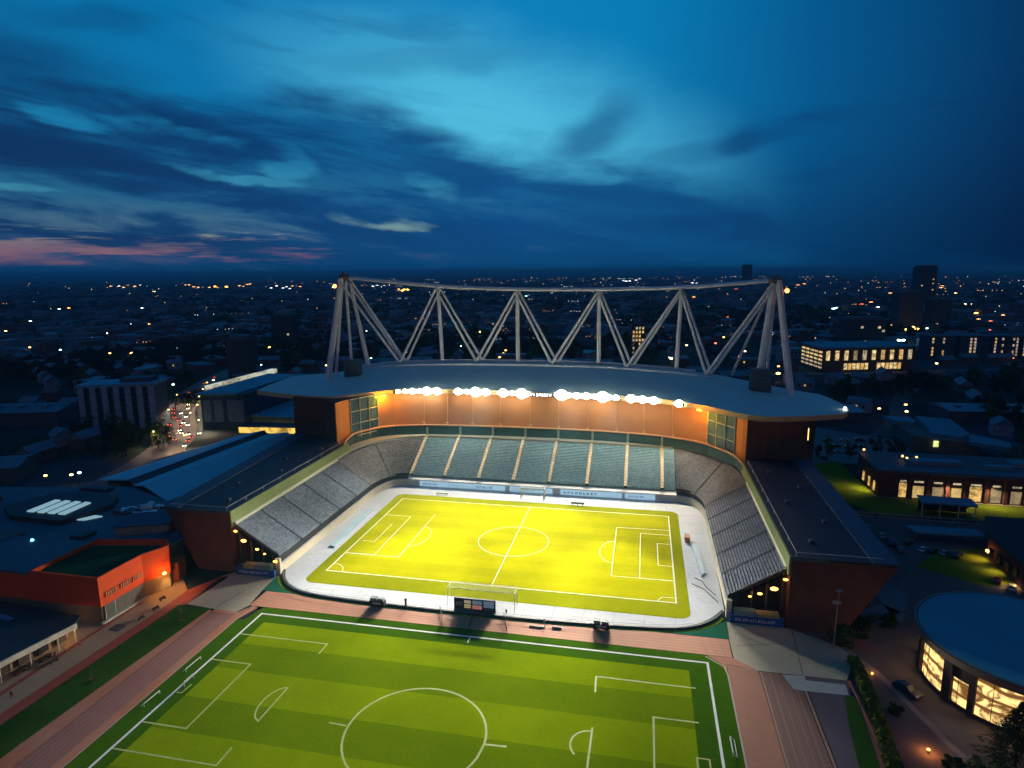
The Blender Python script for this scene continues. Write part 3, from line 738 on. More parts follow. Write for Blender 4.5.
# terracotta rear wall in panels with cream joints
def wall_between(P, z0, z1, name, m_):
    mb = MB(); strip3(mb, [(p[0],p[1],z0) for p in P], [(p[0],p[1],z1) for p in P]); return mb.build(name, m_, st)
ZW = 36.3
m = MB(); strip3(m, [(b[0]*1.003,b[1]+.3,gz(i)-.05) for i, b in enumerate(resample(GL, n))][6:-6], [(p[0],p[1],20.5) for p in resample(WL[1:]+WR[1:-1], n)][6:-6]); m.build('rear_shelf', rail_or, st)
wall_between(WL[3:]+WR[1:-3], 20.0, ZW, 'rear_wall', orange_wall)
wall_between(WL[:3], 17.0, ZW, 'rear_wall_end', orange_end); wall_between(WR[-3:], 17.0, ZW, 'rear_wall_end', orange_end)
for a, b in ((WL[2], WL[3]), (WR[-4], WR[-3])):
    a, b = Vector((*a, 0)), Vector((*b, 0)); fr = MB(); gl = MB()
    z0, z1 = 18.0, ZW
    gl.face([(a.x,a.y,z0),(b.x,b.y,z0),(b.x,b.y,z1),(a.x,a.y,z1)])
    w = gl.build('window', mat('curtain_glass', (.02,.06,.09), .08, c2=(.08,.15,.20), scale=.12, spec=.7), st)
    nrm = Vector((a.y-b.y, b.x-a.x, 0)).normalized()*-.22
    if (nrm.x*(0-a.x)+nrm.y*(0-a.y)) < 0: nrm = -nrm
    for i in range(4):
        p = a.lerp(b, i/3)+nrm; fr.tube((p.x,p.y,z0),(p.x,p.y,z1), .22, k=6)
    for j in range(4):
        z = z0+1.2+(z1-z0-1.6)*j/3; fr.tube((a.x+nrm.x,a.y+nrm.y,z),(b.x+nrm.x,b.y+nrm.y,z), .2, k=6)
    fr.build('window_frame', mat('pale_mullion', (.55,.58,.42), .6), w)
for x in [-58,-47,-35,-22,-8,5,18,31,43,55]:
    P = WL+WR[1:]; y = None
    for p, q in zip(P, P[1:]):
        if p[0] <= x <= q[0]: y = p[1]+(q[1]-p[1])*(x-p[0])/(q[0]-p[0])
    jn = MB(); jn.tube((x,y-.25,20.4),(x*.985,y-.6,ZW-.4), .17, k=5); jn.box(x-.5, x+.5, y-1.2, y-.1, 20.3, 21.7)
    jn.build('wall_joint_post', mat('gold_joint', (.60,.36,.16), .6), st)
# corner towers on the wings
def tower(P, name):
    o = MB().prism(P, 0, ZW).build(name, brick_dk, st)
    return o
tower([(-85.6,42.4),(-95.3,51),(-110.6,52.2),(-112,84),(-86,92),(-77.4,67),(-84.2,52.8)], 'corner_tower')
tower([(81.0,46.4),(87.1,48),(103.0,49.4),(104.5,80),(84,88),(69,65),(77.9,51.5)], 'corner_tower')
pn = mat('tower_panel', (.075,.055,.04), .8)
for xa, xb, y in ((-108.4,-104.6,51.9),(-103.8,-100,51.6),(-99.2,-96.6,51.3),(88.6,93.4,48.05),(94.4,100.4,48.5)):
    MB().box(xa, xb, y-.35, y+.2, 20.5, 27.5).build('tower_panel', pn, st)
MB().box(103.1, 103.6, 50.5, 52, 27, 31.5).build('lit_slot_window', glow('slot_glow', (1,.55,.12), 3.0), st)
MB().box(104.0, 104.5, 44, 46.4, 17, 18.6).build('lit_slot_window', glow('slot_glow2', (1,.75,.35), 2.0), st)
# ---- wings
for s, P in ((-1, [(-80.2,-38.2),(-102.6,-38.2),(-110.6,54),(-95.3,51.2),(-85.4,42.6),(-80.3,37)]), (1, [(79.6,-39.6),(104.0,-40.2),(103.8,50.4),(87.1,48.6),(81.1,46.6),(79.7,37)])):
    Q = [((s*92.6 if abs(a) > 98 else a), b) for a, b in P]            # the outer wall leans out as it rises
    m = MB(); k_ = len(P); sgn = 1 if s > 0 else -1
    for i in range(k_):
        a, b = i, (i+1) % k_
        f_ = [(Q[a][0],Q[a][1],0),(Q[b][0],Q[b][1],0),(P[b][0],P[b][1],19.0),(P[a][0],P[a][1],19.0)]; m.face(f_)
    m.poly(P, 19.0); m.build('wing_block', brick_dk, st)
    cx_ = [(a, b) for a, b in P]
    MB().prism(P, 19.02, 19.5).build('wing_roof', roof_dark, st)
    if s < 0: B4 = [(-97.6,-38.4),(-102.9,-38.4),(-110.9,54),(-104.8,52.0)]
    else: B4 = [(98.2,-40.3),(104.3,-40.4),(104.1,50.4),(98.4,49.4)]
    MB().prism(B4, 19.52, 19.95).build('roof_band', roof_band, st)
    xr_ = P[0][0]
    m = MB(); m.box(min(xr_, xr_-s*.5), max(xr_, xr_-s*.5), P[0][1], 42, 14.4, 19.6); m.build('wing_parapet', para_green_lit, st)
    m = MB(); m.path([(s*79.35,-37.3,15.5),(s*79.35,30,15.6)], .62, 6); m.build('parapet_rail', para_cap, st)
    m = MB(); m.path([(xr_+s*1.2,P[0][1]+.6,20.6),(xr_+s*1.2,41,20.6)], .07, 5)
    for k in range(9): y = P[0][1]+.6+k*9.8; m.tube((xr_+s*1.2,y,19.5),(xr_+s*1.2,y,20.6), .07, k=5)
    m.path([(xr_+s*1.2,P[0][1]+.6,20.6),(xr_+s*21,P[0][1]+.6,20.6)], .07, 5)
    m.build('roof_guard_rail', steel, st)
    m = MB(); y = P[0][1]-.12
    m.box(min(xr_, xr_+s*24.2), max(xr_, xr_+s*24.2), y-.1, y+.1, 18.6, 19.7); m.build('roof_fascia', mat('blue_fascia', (.05,.09,.13), .5), st)
    # undercroft below the raked seats at the open end
    m = MB(); m.box(*sorted((s*66.0, s*79.4)), -28.5, -28, .1, 5.2)
    m.face([(s*66,-28.2,5.1),(s*79.4,-28.2,5.1),(s*79.4,-28.2,13.2)])
    m.face([(s*66.2,-36.9,5.0),(s*79,-36.9,12.9),(s*79,-28,12.9),(s*66.2,-28,5.0)])
    m.face([(s*65.2,-37,5.3),(s*79,-37,14.0),(s*79,-37,15.2),(s*65.2,-37,6.6)])
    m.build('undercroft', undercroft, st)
    m = MB()
    for x in (67.5,71.2,75,78.8): m.tube((s*x,-36.2,0),(s*x,-36.2,5.2+(x-65)*.62), .3, k=6)
    m.path([(s*65.2,-37.2,6.3),(s*79.2,-37.2,15.2)], .22, 6)
    m.build('undercroft_columns', steel_dk, st)
    m = MB(); m.box(*sorted((s*64.9, s*66.3)), -37.5, -36.6, .1, 5.2); m.build('end_pier', cream, st)
    for x, z, r_ in ((66.3,4.4,.5),(69.6,6.6,.36),(72.0,7.9,.5),(76.4,10.3,.75),(78.9,13.2,.5)) if s < 0 else ((70.6,6.9,.36),(73.0,7.9,.5),(76.4,9.6,.8),(79.0,12.4,.5)):
        o = MB().sphere((s*x,-37.75,z), r_, 8, 5, (1.25,.5,.62)).build('undercroft_lamp', orange_lamp, st)
point('undercroft_light', (-73,-36,6.5), 110, (1,.45,.12), .6); point('undercroft_light', (73,-36,6.5), 110, (1,.45,.12), .6)

# ---- roof
N_ = [(-134.5,61.5,36.9),(-113.5,54.8,37),(-95,51.4,37),(-87,54.5,37.2),(-79,64,37.4),(-70,71,37.6),(-56,74.0,37.6),(-40.5,76,37.6),(-12,75.2,37.6),(6,74.8,37.6),(23.7,73.8,37.6),(49,69.2,37.6),(64.4,60.4,37.4),(79.6,46.4,37.0),(84.5,43.6,36.9),(99,46.6,36.9),(115.9,54.2,36.9)]
M_ = [(-139,101,37.3),(-127,107,37.8),(-112,108.5,39.2),(-104,110,41.4),(-92,110.5,43.6),(-80,110.5,44.6),(-60,111.5,45.4),(-40,112.2,45.8),(-15,112.8,45.9),(6,113,45.9),(25,113,45.6),(45,111.5,44.7),(60,110,43.8),(76,107.5,42.3),(90,105,40.0),(103,100,38.0),(117,92,37.2)]
n = 44
Ns = resample(smoothpoly(N_, 2), n); Ms = resample(smoothpoly(M_, 2), n)
tip = [(120,60,36.9),(121.5,70,37),(119.5,82,37.1)]
m = MB()
rows_ = 8
def rp(i, t):
    a, b = Vector(Ns[i]), Vector(Ms[i]); p = a.lerp(b, t); p.z = a.z+(b.z-a.z)*(t**1.15)+.35*math.sin(PI*t); return p
for j in range(rows_):
    strip3(m, [rp(i, j/rows_) for i in range(n)], [rp(i, (j+1)/rows_) for i in range(n)])
e = [rp(n-1, j/rows_) for j in range(rows_+1)]
tp = [Vector(Ns[-1])]+[Vector(q) for q in tip]+[Vector(Ms[-1])]; tp = resample(smoothpoly([tuple(q) for q in tp], 2), rows_+1)
strip3(m, e, tp)
rf = m.build('roof', roof_blue, st)
m = MB()   # fascia edge and soffit
edge = [tuple(p) for p in Ns]+[tuple(q) for q in tp[1:]]
lowe = [(p[0], p[1]+.25, p[2]-2.1) for p in edge]
strip3(m, lowe, edge)
inn = [(p[0]*.985, p[1]+5.5, p[2]-1.9) for p in edge]; strip3(m, inn, lowe)
m.build('roof_fascia_soffit', soffit, rf)
m = MB()
strip3(m, [(p[0],p[1],p[2]-1.9) for p in Ns], [(p[0],p[1],min(p[2]-1.9, 36.4)) for p in Ms])
m.build('roof_underside', mat('underside', (.24,.17,.11), .9), rf)
m = MB(); strip3(m, [(p[0],p[1]+.2,p[2]+.05) for p in Ms], [(p[0]*.99,p[1]+.2,0) for p in Ms]); m.build('rear_facade', mat('rear_facade_cladding', (.12,.13,.15), .7), st)
lft = [rp(0, j/rows_) for j in range(rows_+1)]
m = MB(); strip3(m, [(p.x,p.y,p.z-1.1) for p in lft], lft); m.build('left_roof_edge', roof_band, rf)
# ridge kerbs (the bright lines on the roof)
k1 = [tuple(rp(i, .985)+Vector((0,0,.5))) for i in range(5, n-9)]; k2 = [tuple(rp(i, .84)+Vector((0,0,.35))) for i in range(6, n-8)]
m = MB(); m.path(k1, .60, 6); m.build('ridge_kerb', mat('pale_kerb_steel', (.72,.80,.82), .5), rf)
m = MB(); m.path(k2, .52, 6); m.build('gutter_kerb', mat('pale_kerb_steel2', (.66,.74,.78), .5), rf)

# ---- roof truss
T = [(-106,99,88.3),(-60,108,83.3),(-20,110,81.7),(20,110.3,81.6),(58.2,108,82.4),(96.6,95,85.8)]
Bn = [(-80.4,109,44.8),(-40,111,46.2),(-1.5,111,45.8),(35.2,110,44.9),(71.6,105,43.2)]
Pb = [(-59.5,110.5,45.5),(-20,111.2,45.9),(20.3,111.2,46.0),(57.2,109.5,44.4)]
tr = []
def member(name, a, b, r, r2=None): return MB().tube(a, b, r, r2, k=8).build(name, steel, st)
for s in (-1.3, 1.3):
    pts = smoothpoly([(p[0], p[1]+s*(1 if 0 < i < 5 else .5), p[2]+(.0 if s < 0 else .35)) for i, p in enumerate(T)], 1)
    m = MB(); m.path(pts, .70, 8); m.build('top_chord', steel, st)
m = MB()
for i in range(5):
    a, b = Vector(T[i]), Vector(T[i+1])
    for k in range(10):
        p = a.lerp(b, k/10); q = a.lerp(b, (k+.5)/10); r_ = a.lerp(b, (k+1)/10)
        m.tube(p+Vector((0,-1.2,0)), q+Vector((0,1.2,.3)), .16, k=5); m.tube(q+Vector((0,1.2,.3)), r_+Vector((0,-1.2,0)), .16, k=5)
m.build('chord_bracing', steel, st)
for t_, b in zip(T[1:5], Pb): member('truss_post', b, t_, 1.05, .95)
for i, b in enumerate(Bn):
    for t_, nm in ((T[i], 0), (T[i+1], 1)):
        for s in (-1, 1):
            sp = 3.4 if (i == 0 and nm == 0) or (i == 4 and nm == 1) else 1.6
            a = Vector(t_)+Vector((s*sp*.45, s*sp, -1)); member('truss_diagonal', Vector(b)+Vector((s*1.3, s*1.2, -.3)), a, .72, .55)
member('back_diagonal', (-86,121,44.5), Vector(T[0])+Vector((1,3,-3)), .7, .6); member('back_diagonal', (83,113,41.5), Vector(T[5])+Vector((-1,3,-3)), .7, .6)
# end legs
member('end_leg', (-113.2,90,37.2), (-106.8,97,88), 1.7, 1.35); member('end_leg', (-104.2,99,38.5), (-105.3,99,88), .8, .8); member('end_leg', (-97,104,40.5), (-103.2,100,85), 1.25, .9); member('end_leg', (-110,92,37.6), (-106.4,98,88), .8, .8)
member('end_leg', (91.2,91,38.5), (96.0,94.5,86), 1.75, 1.35); member('end_leg', (103.6,84,37.2), (97.6,93.5,86), 1.65, 1.3); member('end_leg', (95.6,97,39), (96.8,96,85), .7, .7)
for c in (T[0], T[5]):
    m = MB(); m.sphere(c, 2.6, 12, 8, (1.25,1,.75)); m.tube(Vector(c)+Vector((0,0,.5)), Vector(c)+Vector((0,0,2.6)), 1.5, .9, 10); m.build('truss_head', mat('weathered_steel', (.16,.13,.11), .7), st)
for c in (T[0], T[5]):
    sx = -1 if c[0] < 0 else 1
    MB().sphere((c[0]+sx*4.6, c[1]-1.5, c[2]-4.2), .95, 8, 6).build('aviation_lamp', glow('aviation_glow', (1,.22,.04), 10), st)
m = MB(); m.path([(-114,89.5,38.0),(-104,91,38.2),(-103.5,99,38.8)], .3, 6); m.path([(90.5,89,38.3),(104.5,83,37.6),(104.5,86,37.6)], .3, 6); m.build('leg_base_frame', steel, rf)
for (x, y, z, w, h) in ((-98.4,90,37.6,4.6,10.6),(92.4,86.5,37.4,5.2,11.0)):
    b_ = MB().box(x-w, x+w*.6, y-2.5, y+2.5, z, z+h).build('plant_box', mat('dark_grey_box', (.06,.10,.12), .6), st)
    m = MB()
    for k in range(5): m.box(x-w-.12, x+w*.6+.12, y-2.62, y-2.5, z+1+k*1.6, z+1.35+k*1.6)
    m.box(x-w+.2, x-w+.9, y-2.7, y-2.5, z+.2, z+h-.2)
    m.build('louvre', mat('louvre_grey', (.10,.13,.14), .6), b_)
MB().sphere((118.5,61,37.6), .6, 8, 5).build('roof_tip_lamp', glow('white_lamp', (1,.9,.7), 12), rf)

# ---- floodlights slung under the front edge of the roof
def edge_at(x):
    for a, b in zip(Ns, Ns[1:]):
        if a[0] <= x <= b[0]:
            u = (x-a[0])/(b[0]-a[0]); return (x, a[1]+(b[1]-a[1])*u, a[2]+(b[2]-a[2])*u)
    return (x, 75, 37)
banks = [[(-68,.8),(-61.5,1.25),(-55,1.75),(-50.4,1.55)], [(-40.5,1.4),(-32.4,2.0),(-27.6,1.5)], [(-19.5,1.7),(-11,2.1)], [(7,2.2),(13.6,1.3),(17.8,1.35),(25,2.2),(30.6,1.1)], [(37,1.6),(41.8,1.4),(46.4,1.5)], [(56.5,1.4)]]
for L in banks:
    L = sorted(L+[((p[0]+q[0])/2, .95) for p, q in zip(L, L[1:])]); L = [(x, r_*1.12) for x, r_ in L]  # small globes added between the lamps to carry their glare
    x0, x1 = L[0][0]-1.5, L[-1][0]+1.5
    fr = MB(); a, b = edge_at(x0), edge_at(x1)
    fr.tube((a[0]-1,a[1]-1.1,a[2]-.2),(b[0]+1,b[1]-1.1,b[2]-.2), .18, k=6); fr.tube((a[0]-1,a[1]-1.1,a[2]-1.6),(b[0]+1,b[1]-1.1,b[2]-1.6), .12, k=6)
    k = int((x1-x0)/3)+1
    for i in range(k+1):
        e_ = edge_at(x0+(x1-x0)*i/k); fr.tube((e_[0],e_[1]-1.1,e_[2]-1.7),(e_[0],e_[1]-1.1,e_[2]+.1), .10, k=5); fr.tube((e_[0],e_[1]-1.1,e_[2]-.2),(e_[0],e_[1]+.3,e_[2]-.2), .12, k=5)
        fr.box(e_[0]-.7, e_[0]+.7, e_[1]-1.25, e_[1]-.95, e_[2]-1.4, e_[2]-.3)
    bank = fr.build('floodlight_bank', steel_dk, st)
    for x, r_ in L:
        e_ = edge_at(x); m = MB()
        m.sphere((e_[0], e_[1]-1.75, e_[2]-.6), r_, 16, 10, (1,.5,.95)); m.sphere((e_[0]+r_*.9, e_[1]-1.6, e_[2]-.8), r_*.5, 12, 8, (1,.5,1)); m.sphere((e_[0]-r_*.9, e_[1]-1.6, e_[2]-.7), r_*.42, 12, 8, (1,.5,1))
        m.build('floodlight', flood_glow, bank)  # globes oversized, each lamp's glare put into its shape
# small lit sign between the banks
m = MB(); e_ = edge_at(0); m.box(-7.5, 4.5, e_[1]-.9, e_[1]-.6, e_[2]-1.9, e_[2]-.1); sg = m.build('roof_edge_sign', steel_dk, st)
sgl = MB(); e_ = edge_at(0); letters(sgl, -7.0, 2.6, e_[1]-.92, e_[2]-1.6, e_[2]-.5, 8, 5, t=.08)
sgl.build('sign_lettering', glow('sign_glow', (.8,.95,1), 6), sg)
FL = 0.69
for (x, tx, ty, p, a) in ((-58,-40,-32,.6,60),(-62,44,-14,.75,50),(-50,-24,-4,.12,80),(-34,-24,-32,1.0,60),(-30,-6,-66,.7,60),(-24,-32,-64,4.4,32),(-14,-40,-70,.6,58),(12,6,-32,1.0,60),(20,10,-68,.7,60),(14,4,-64,4.4,32),(28,24,-4,.12,80),(36,36,-68,.5,58),(30,38,-64,4.4,32),(46,38,-30,.6,62),(52,-48,-14,.75,50)):
    e_ = edge_at(x); spot('floodlight_beam', (e_[0], e_[1]-2.4, e_[2]-.8), (tx, ty, 0), 450000*p*FL, a, size=1.6, blend=.8)
for x in (-58,-36,-14,12,34,54):
    e_ = edge_at(x); spot('floodlight_beam', (e_[0], e_[1]-2.6, e_[2]-.8), (x*.95, 50, 4), 82000, 90, size=1.6, blend=.9)
for x, tx, p in ((54,-70,1),(46,-72,1),(-60,72,.9),(-52,70,.9)):
    e_ = edge_at(x); spot('floodlight_beam', (e_[0], e_[1]-2.5, e_[2]-.8), (tx, -48, 0), 900000*p*FL, 22, size=1.6, blend=1)
for x, tx in ((-60,-76),(-44,-74),(40,74),(54,76)):
    e_ = edge_at(x); spot('floodlight_beam', (e_[0], e_[1]-2.4, e_[2]-.8), (tx*.90, -8, 6), 90000*FL, 40, size=1.6, blend=.9)
for x in (-66,-54,-40,-29,-15,9,20,30,41,52):   # spill back on to the terracotta wall
    e_ = edge_at(x); point('wall_spill', (e_[0], e_[1]-2.9, e_[2]-2.2), 650*FL, (1,.68,.32), .7)
for x in (-74.5,64.5):
    e_ = edge_at(x); c_ = (e_[0], e_[1]+.8, 35.2)
    point('wall_lamp_light', (e_[0], e_[1]-.6, 34.2), 9000, (1,.40,.02), .4)
    tag(MB().sphere((e_[0], e_[1]+.9, 35.2), .8, 8, 5, (1.6,.8,.6)).build('wall_lamp', glow('amber_lamp', (1,.55,.06), 7), st))

# ================================================================== THINGS ON THE PITCHES
pole_w = mat('white_pole', (.75,.76,.66), .5, var=.05)
def net_mat():
    m = bpy.data.materials.new('net'); m.use_nodes = True; t = NT(m.node_tree); b = t.n['Principled BSDF']
    v = t.new('ShaderNodeTexCoord').outputs['Object']
    n = t.noise(v, 2.0, 2, .5)
    b.inputs['Base Color'].default_value = (.8,.82,.6,1)
    t.l.new(t.math('ADD', t.math('MULTIPLY', n, .12), .05), b.inputs['Alpha']); b.inputs['Roughness'].default_value = .9
    return m
netm = net_mat()
def goal(name, label, x0, x1, y0, y1, h, r=.12, roof=True, group=None):
    g = empty(name, label, 'goal', group)
    m = MB()
    for x in (x0, x1):
        m.tube((x,y0,0),(x,y0,h), r, k=6); m.tube((x,y1,0),(x,y1,h*.97), r*.7, k=6); m.tube((x,y0,h),(x,y1,h*.97), r*.7, k=6); m.tube((x,y1,.1),(x,y0,.1), r*.6, k=5)
    m.tube((x0,y0,h),(x1,y0,h), r, k=6); m.tube((x0,y1,h*.97),(x1,y1,h*.97), r*.7, k=6)
    m.build('goal_frame', pole_w, g)
    nm = MB(); q = .06
    nm.face([(x0,y1,q),(x1,y1,q),(x1,y1,h*.97),(x0,y1,h*.97)])
    nm.face([(x0,y0,h),(x1,y0,h),(x1,y1,h*.97),(x0,y1,h*.97)])
    for x in (x0, x1): nm.face([(x,y0,q),(x,y1,q),(x,y1,h*.97),(x,y0,h)])
    nm.build('net', netm, g)
    return g
goal('tall_frame_goal', 'large see-through netted frame standing behind the dark score boards at the near touchline', -9.2, 9.6, -45.6, -41.4, 5.6, .09)
goal('end_goal', 'white netted goal against the advert boards at the far side of the bright pitch', -5.2, 4.2, 40.5, 43.4, 4.6, .26)
def small_goal(label, x, y, w, rz, h=.75):
    g = empty('training_goal', label, 'goal', 'small goals beside the practice pitch', (x, y, 0), rz); m = MB()
    for s in (-w/2, w/2): m.tube((s,0,0),(s,0,h), .09, k=5); m.tube((s,0,h),(s,.8,0), .06, k=5)
    m.tube((-w/2,0,h),(w/2,0,h), .12, k=5); m.tube((-w/2,.8,.05),(w/2,.8,.05), .09, k=5)
    m.build('goal_frame', pole_w, g); n_ = MB(); n_.face([(-w/2,0,h),(w/2,0,h),(w/2,.8,.05),(-w/2,.8,.05)]); n_.build('net', netm, g)
small_goal('white training goal outside the left touchline, upper one of the pair', -59.9, -82.8, 5, R(88))
small_goal('white training goal outside the left touchline, lower one nearer the photo corner', -60.3, -95.4, 4.4, R(88))
small_goal('white training goal outside the right touchline of the practice pitch', 60.4, -86.0, 4.6, R(-90))
g = empty('practice_goal', 'small pale goal just inside the left touchline of the practice pitch', 'goal'); m = MB()
m.path([(-56.6,-90,0),(-56.6,-90,1.2),(-56.6,-87,1.2),(-56.6,-87,0)], .1, 5); m.path([(-56.6,-90,1.2),(-57.4,-90,0),(-57.4,-87,0),(-56.6,-87,1.2)], .07, 5); m.build('goal_frame', pole_w, g)
n_ = MB(); n_.face([(-56.6,-90,1.2),(-56.6,-87,1.2),(-57.4,-87,0),(-57.4,-90,0)]); n_.build('net', netm, g)
# near barrier
bar = empty('perimeter_barrier', 'low dark curved barrier wall along the near edge of the pale apron', 'barrier')
m = MB(); low = [(p[0]*1.004, p[1]-.25) for p in near]
inn_ = [(p[0]*.994, p[1]+.35) for p in near]
strip3(m, [(p[0],p[1],0) for p in low], [(p[0],p[1],.42) for p in low]); strip3(m, [(p[0],p[1],.42) for p in low], [(p[0],p[1],.42) for p in inn_]); strip3(m, [(p[0],p[1],.42) for p in inn_], [(p[0],p[1],.08) for p in inn_])
m.build('wall_panel', mat('dark_barrier', (.035,.05,.06), .5, c2=(.08,.10,.11), scale=.2), bar)
m = MB()
for i in range(0, len(near)-1, 2):
    a = Vector((*near[i], .42)); m.tube(a, a+Vector((0,0,.7)), .04, k=5)
m.path([(p[0],p[1],1.1) for p in near], .04, 5)
m.build('hand_rail', mat('pale_rail_steel', (.35,.38,.38), .4), bar)
# score boards facing the practice pitch
sb = empty('score_board', 'wide dark board with white, cream and red panels below the see-through goal frame', 'score board'); 
MB().box(-6.9, 4.6, -47.0, -46.4, .3, 3.7).build('board', mat('slate_board', (.04,.05,.075), .5, var=.3, scale=.4), sb)
MB().box(-6.9, 4.6, -47.3, -46.1, .1, .35).build('base', steel_dk, sb)
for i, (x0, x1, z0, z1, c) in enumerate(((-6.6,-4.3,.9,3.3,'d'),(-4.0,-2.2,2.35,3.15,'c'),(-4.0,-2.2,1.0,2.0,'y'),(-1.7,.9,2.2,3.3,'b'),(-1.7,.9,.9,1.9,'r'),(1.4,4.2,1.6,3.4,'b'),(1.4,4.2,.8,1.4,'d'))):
    mm = {'d': mat('board_dark_panel', (.07,.075,.11), .5), 'c': mat('board_cream_panel', (.68,.55,.40), .5, emit=(.9,.75,.5), es=.35), 'y': mat('board_yellow_panel', (.70,.60,.28), .5, emit=(.9,.75,.3), es=.35), 'b': mat('board_blue_panel', (.16,.24,.36), .5, c2=(.24,.34,.44), scale=1, emit=(.3,.42,.6), es=.25), 'r': mat('board_red_panel', (.66,.25,.18), .5, emit=(.9,.3,.2), es=.4)}[c]  # glow added to the panels so the unlit face reads bright
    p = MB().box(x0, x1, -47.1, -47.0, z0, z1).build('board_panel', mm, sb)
    l = MB(); letters(l, x0+.2, x1-.1, -47.1, z0+(z1-z0)*.3, z0+(z1-z0)*.7, 5, 40+i, .03); l.build('lettering', mat('white_lettering', (.75,.75,.72), .5) if c in 'bdr' else navy, p)
def kit_cart(label, x, y):
    g = empty('equipment_cart', label, 'cart', 'dark equipment carts on the verge', (x, y, 0)); m = MB()
    m.box(-2.1,2.1,-.8,.8,.35,1.7); m.build('cart_body', mat('cart_dark', (.03,.035,.045), .45), g)
    m = MB(); m.box(-1.9,-.2,-.6,.6,1.72,2.5); m.box(.1,1.8,-.5,.5,1.72,2.3); m.build('load', mat('cart_load', (.10,.16,.20), .5, c2=(.45,.5,.5), scale=1.2), g)
    m = MB(); m.box(-1.2,1.2,-.86,-.8,.9,1.4); m.build('cart_lettering_panel', mat('cart_plate', (.6,.62,.62), .5), g)
    for sx in (-1.5,1.5):
        for sy in (-.7,.7): MB().tube((sx,sy-.1,.35),(sx,sy+.1,.35), .35, k=10).build('wheel', steel_dk, g)
kit_cart('dark equipment cart on the bright verge left of the score board', -28.3, -48.9)
kit_cart('dark equipment cart on the pink track edge right of the score board', 33.0, -48.9)
def gate(label, xa, ya, xb, yb, h=1.3, grp='thin dark gates across the pink track'):
    g = empty('track_gate', label, 'gate', grp); m = MB(); n = 7
    for i in range(n+1):
        x = xa+(xb-xa)*i/n; y = ya+(yb-ya)*i/n; m.tube((x,y,0),(x,y,h), .07, k=5)
    for z in (.3, h): m.tube((xa,ya,z),(xb,yb,z), .06, k=5)
    m.build('gate_bars', steel_dk, g)
gate('double dark rail gate crossing the pink track left of the score board', -10.8, -47.4, -7.6, -55.2)
gate('dark rail crossing the pink track under the score board', -1.0, -47.8, -0.4, -55.4)
gate('dark rail crossing the pink track right of the score board', 7.2, -48.0, 9.6, -55.4)
m = MB(); m.tube((-20.1,-48.9,0),(-20.1,-48.9,2.4), .3, k=6); m.sphere((-20.1,-48.9,2.6), .42, 6, 5); tag(m.build('marker_post', steel_dk), 'short dark post on the verge between the left cart and the score board', 'post')
m = MB(); m.box(20.5,23.0,-50.9,-50.5,0,.35); m.box(14.6,18.4,-51.4,-51.1,0,.3); tag(m.build('track_hurdle_bar', steel_dk), 'thin dark bars lying on the pink track right of the rails', 'hurdle')
p_ = MB(); p_.tube((18.6,-51.3,0),(18.6,-51.3,1.9), .12, k=6); p_.box(18.3,18.9,-51.4,-51.2,1.7,2.6); tag(p_.build('track_sign_post', pole_w), 'small pale sign post standing on the pink track', 'sign post')
m = MB(); m.box(10.8,11.9,-51.9,-51.0,0,1.8); 
# small things on the apron
o = MB().box(57.2,58.8,9.4,12.6,.12,1.9).build('storage_crate', mat('orange_crate', (.55,.26,.10), .7)); tag(o, 'small orange brown crate on the pale apron beyond the right goal line', 'crate')
g = empty('team_bench', 'tiny dark three-legged bench at the far touchline right of the centre', 'bench', None, (18.1,37.2,.12)); MB().box(-2.6,2.6,-.3,.3,.7,1.3).build('seat', mat('green_bench', (.10,.14,.08), .6), g)
for dx in (-2,0,2): MB().tube((dx,0,0),(dx,0,.8), .14, k=5).build('leg', mat('green_bench', (.1,.14,.08)), g)
g = empty('team_bench', 'pale low bench at the far touchline left of the white end goal', 'bench', None, (-38,39.2,.12)); MB().box(-2.6,2.6,-.25,.25,.5,.9).build('seat', mat('pale_bench', (.5,.55,.35), .6), g)
for dx in (-2,2): MB().tube((dx,0,0),(dx,0,.6), .12, k=5).build('leg', mat('pale_bench', (.5,.55,.35)), g)
# cables / wire on right apron
m = MB(); m.path([(57.5,17,.4),(58.6,14,.2),(58,12,.2)], .08, 4); m.path([(58.4,-16,.2),(60.6,-18,.2),(61.4,-22,.3),(63.6,-26,.3)], .09, 4); m.path([(57.4,-20,.2),(60.8,-23,.2),(63.8,-30,.3)], .08, 4)
tag(m.build('cable', steel_dk), 'thin dark cables lying on the pale apron below the right stand', 'cable')
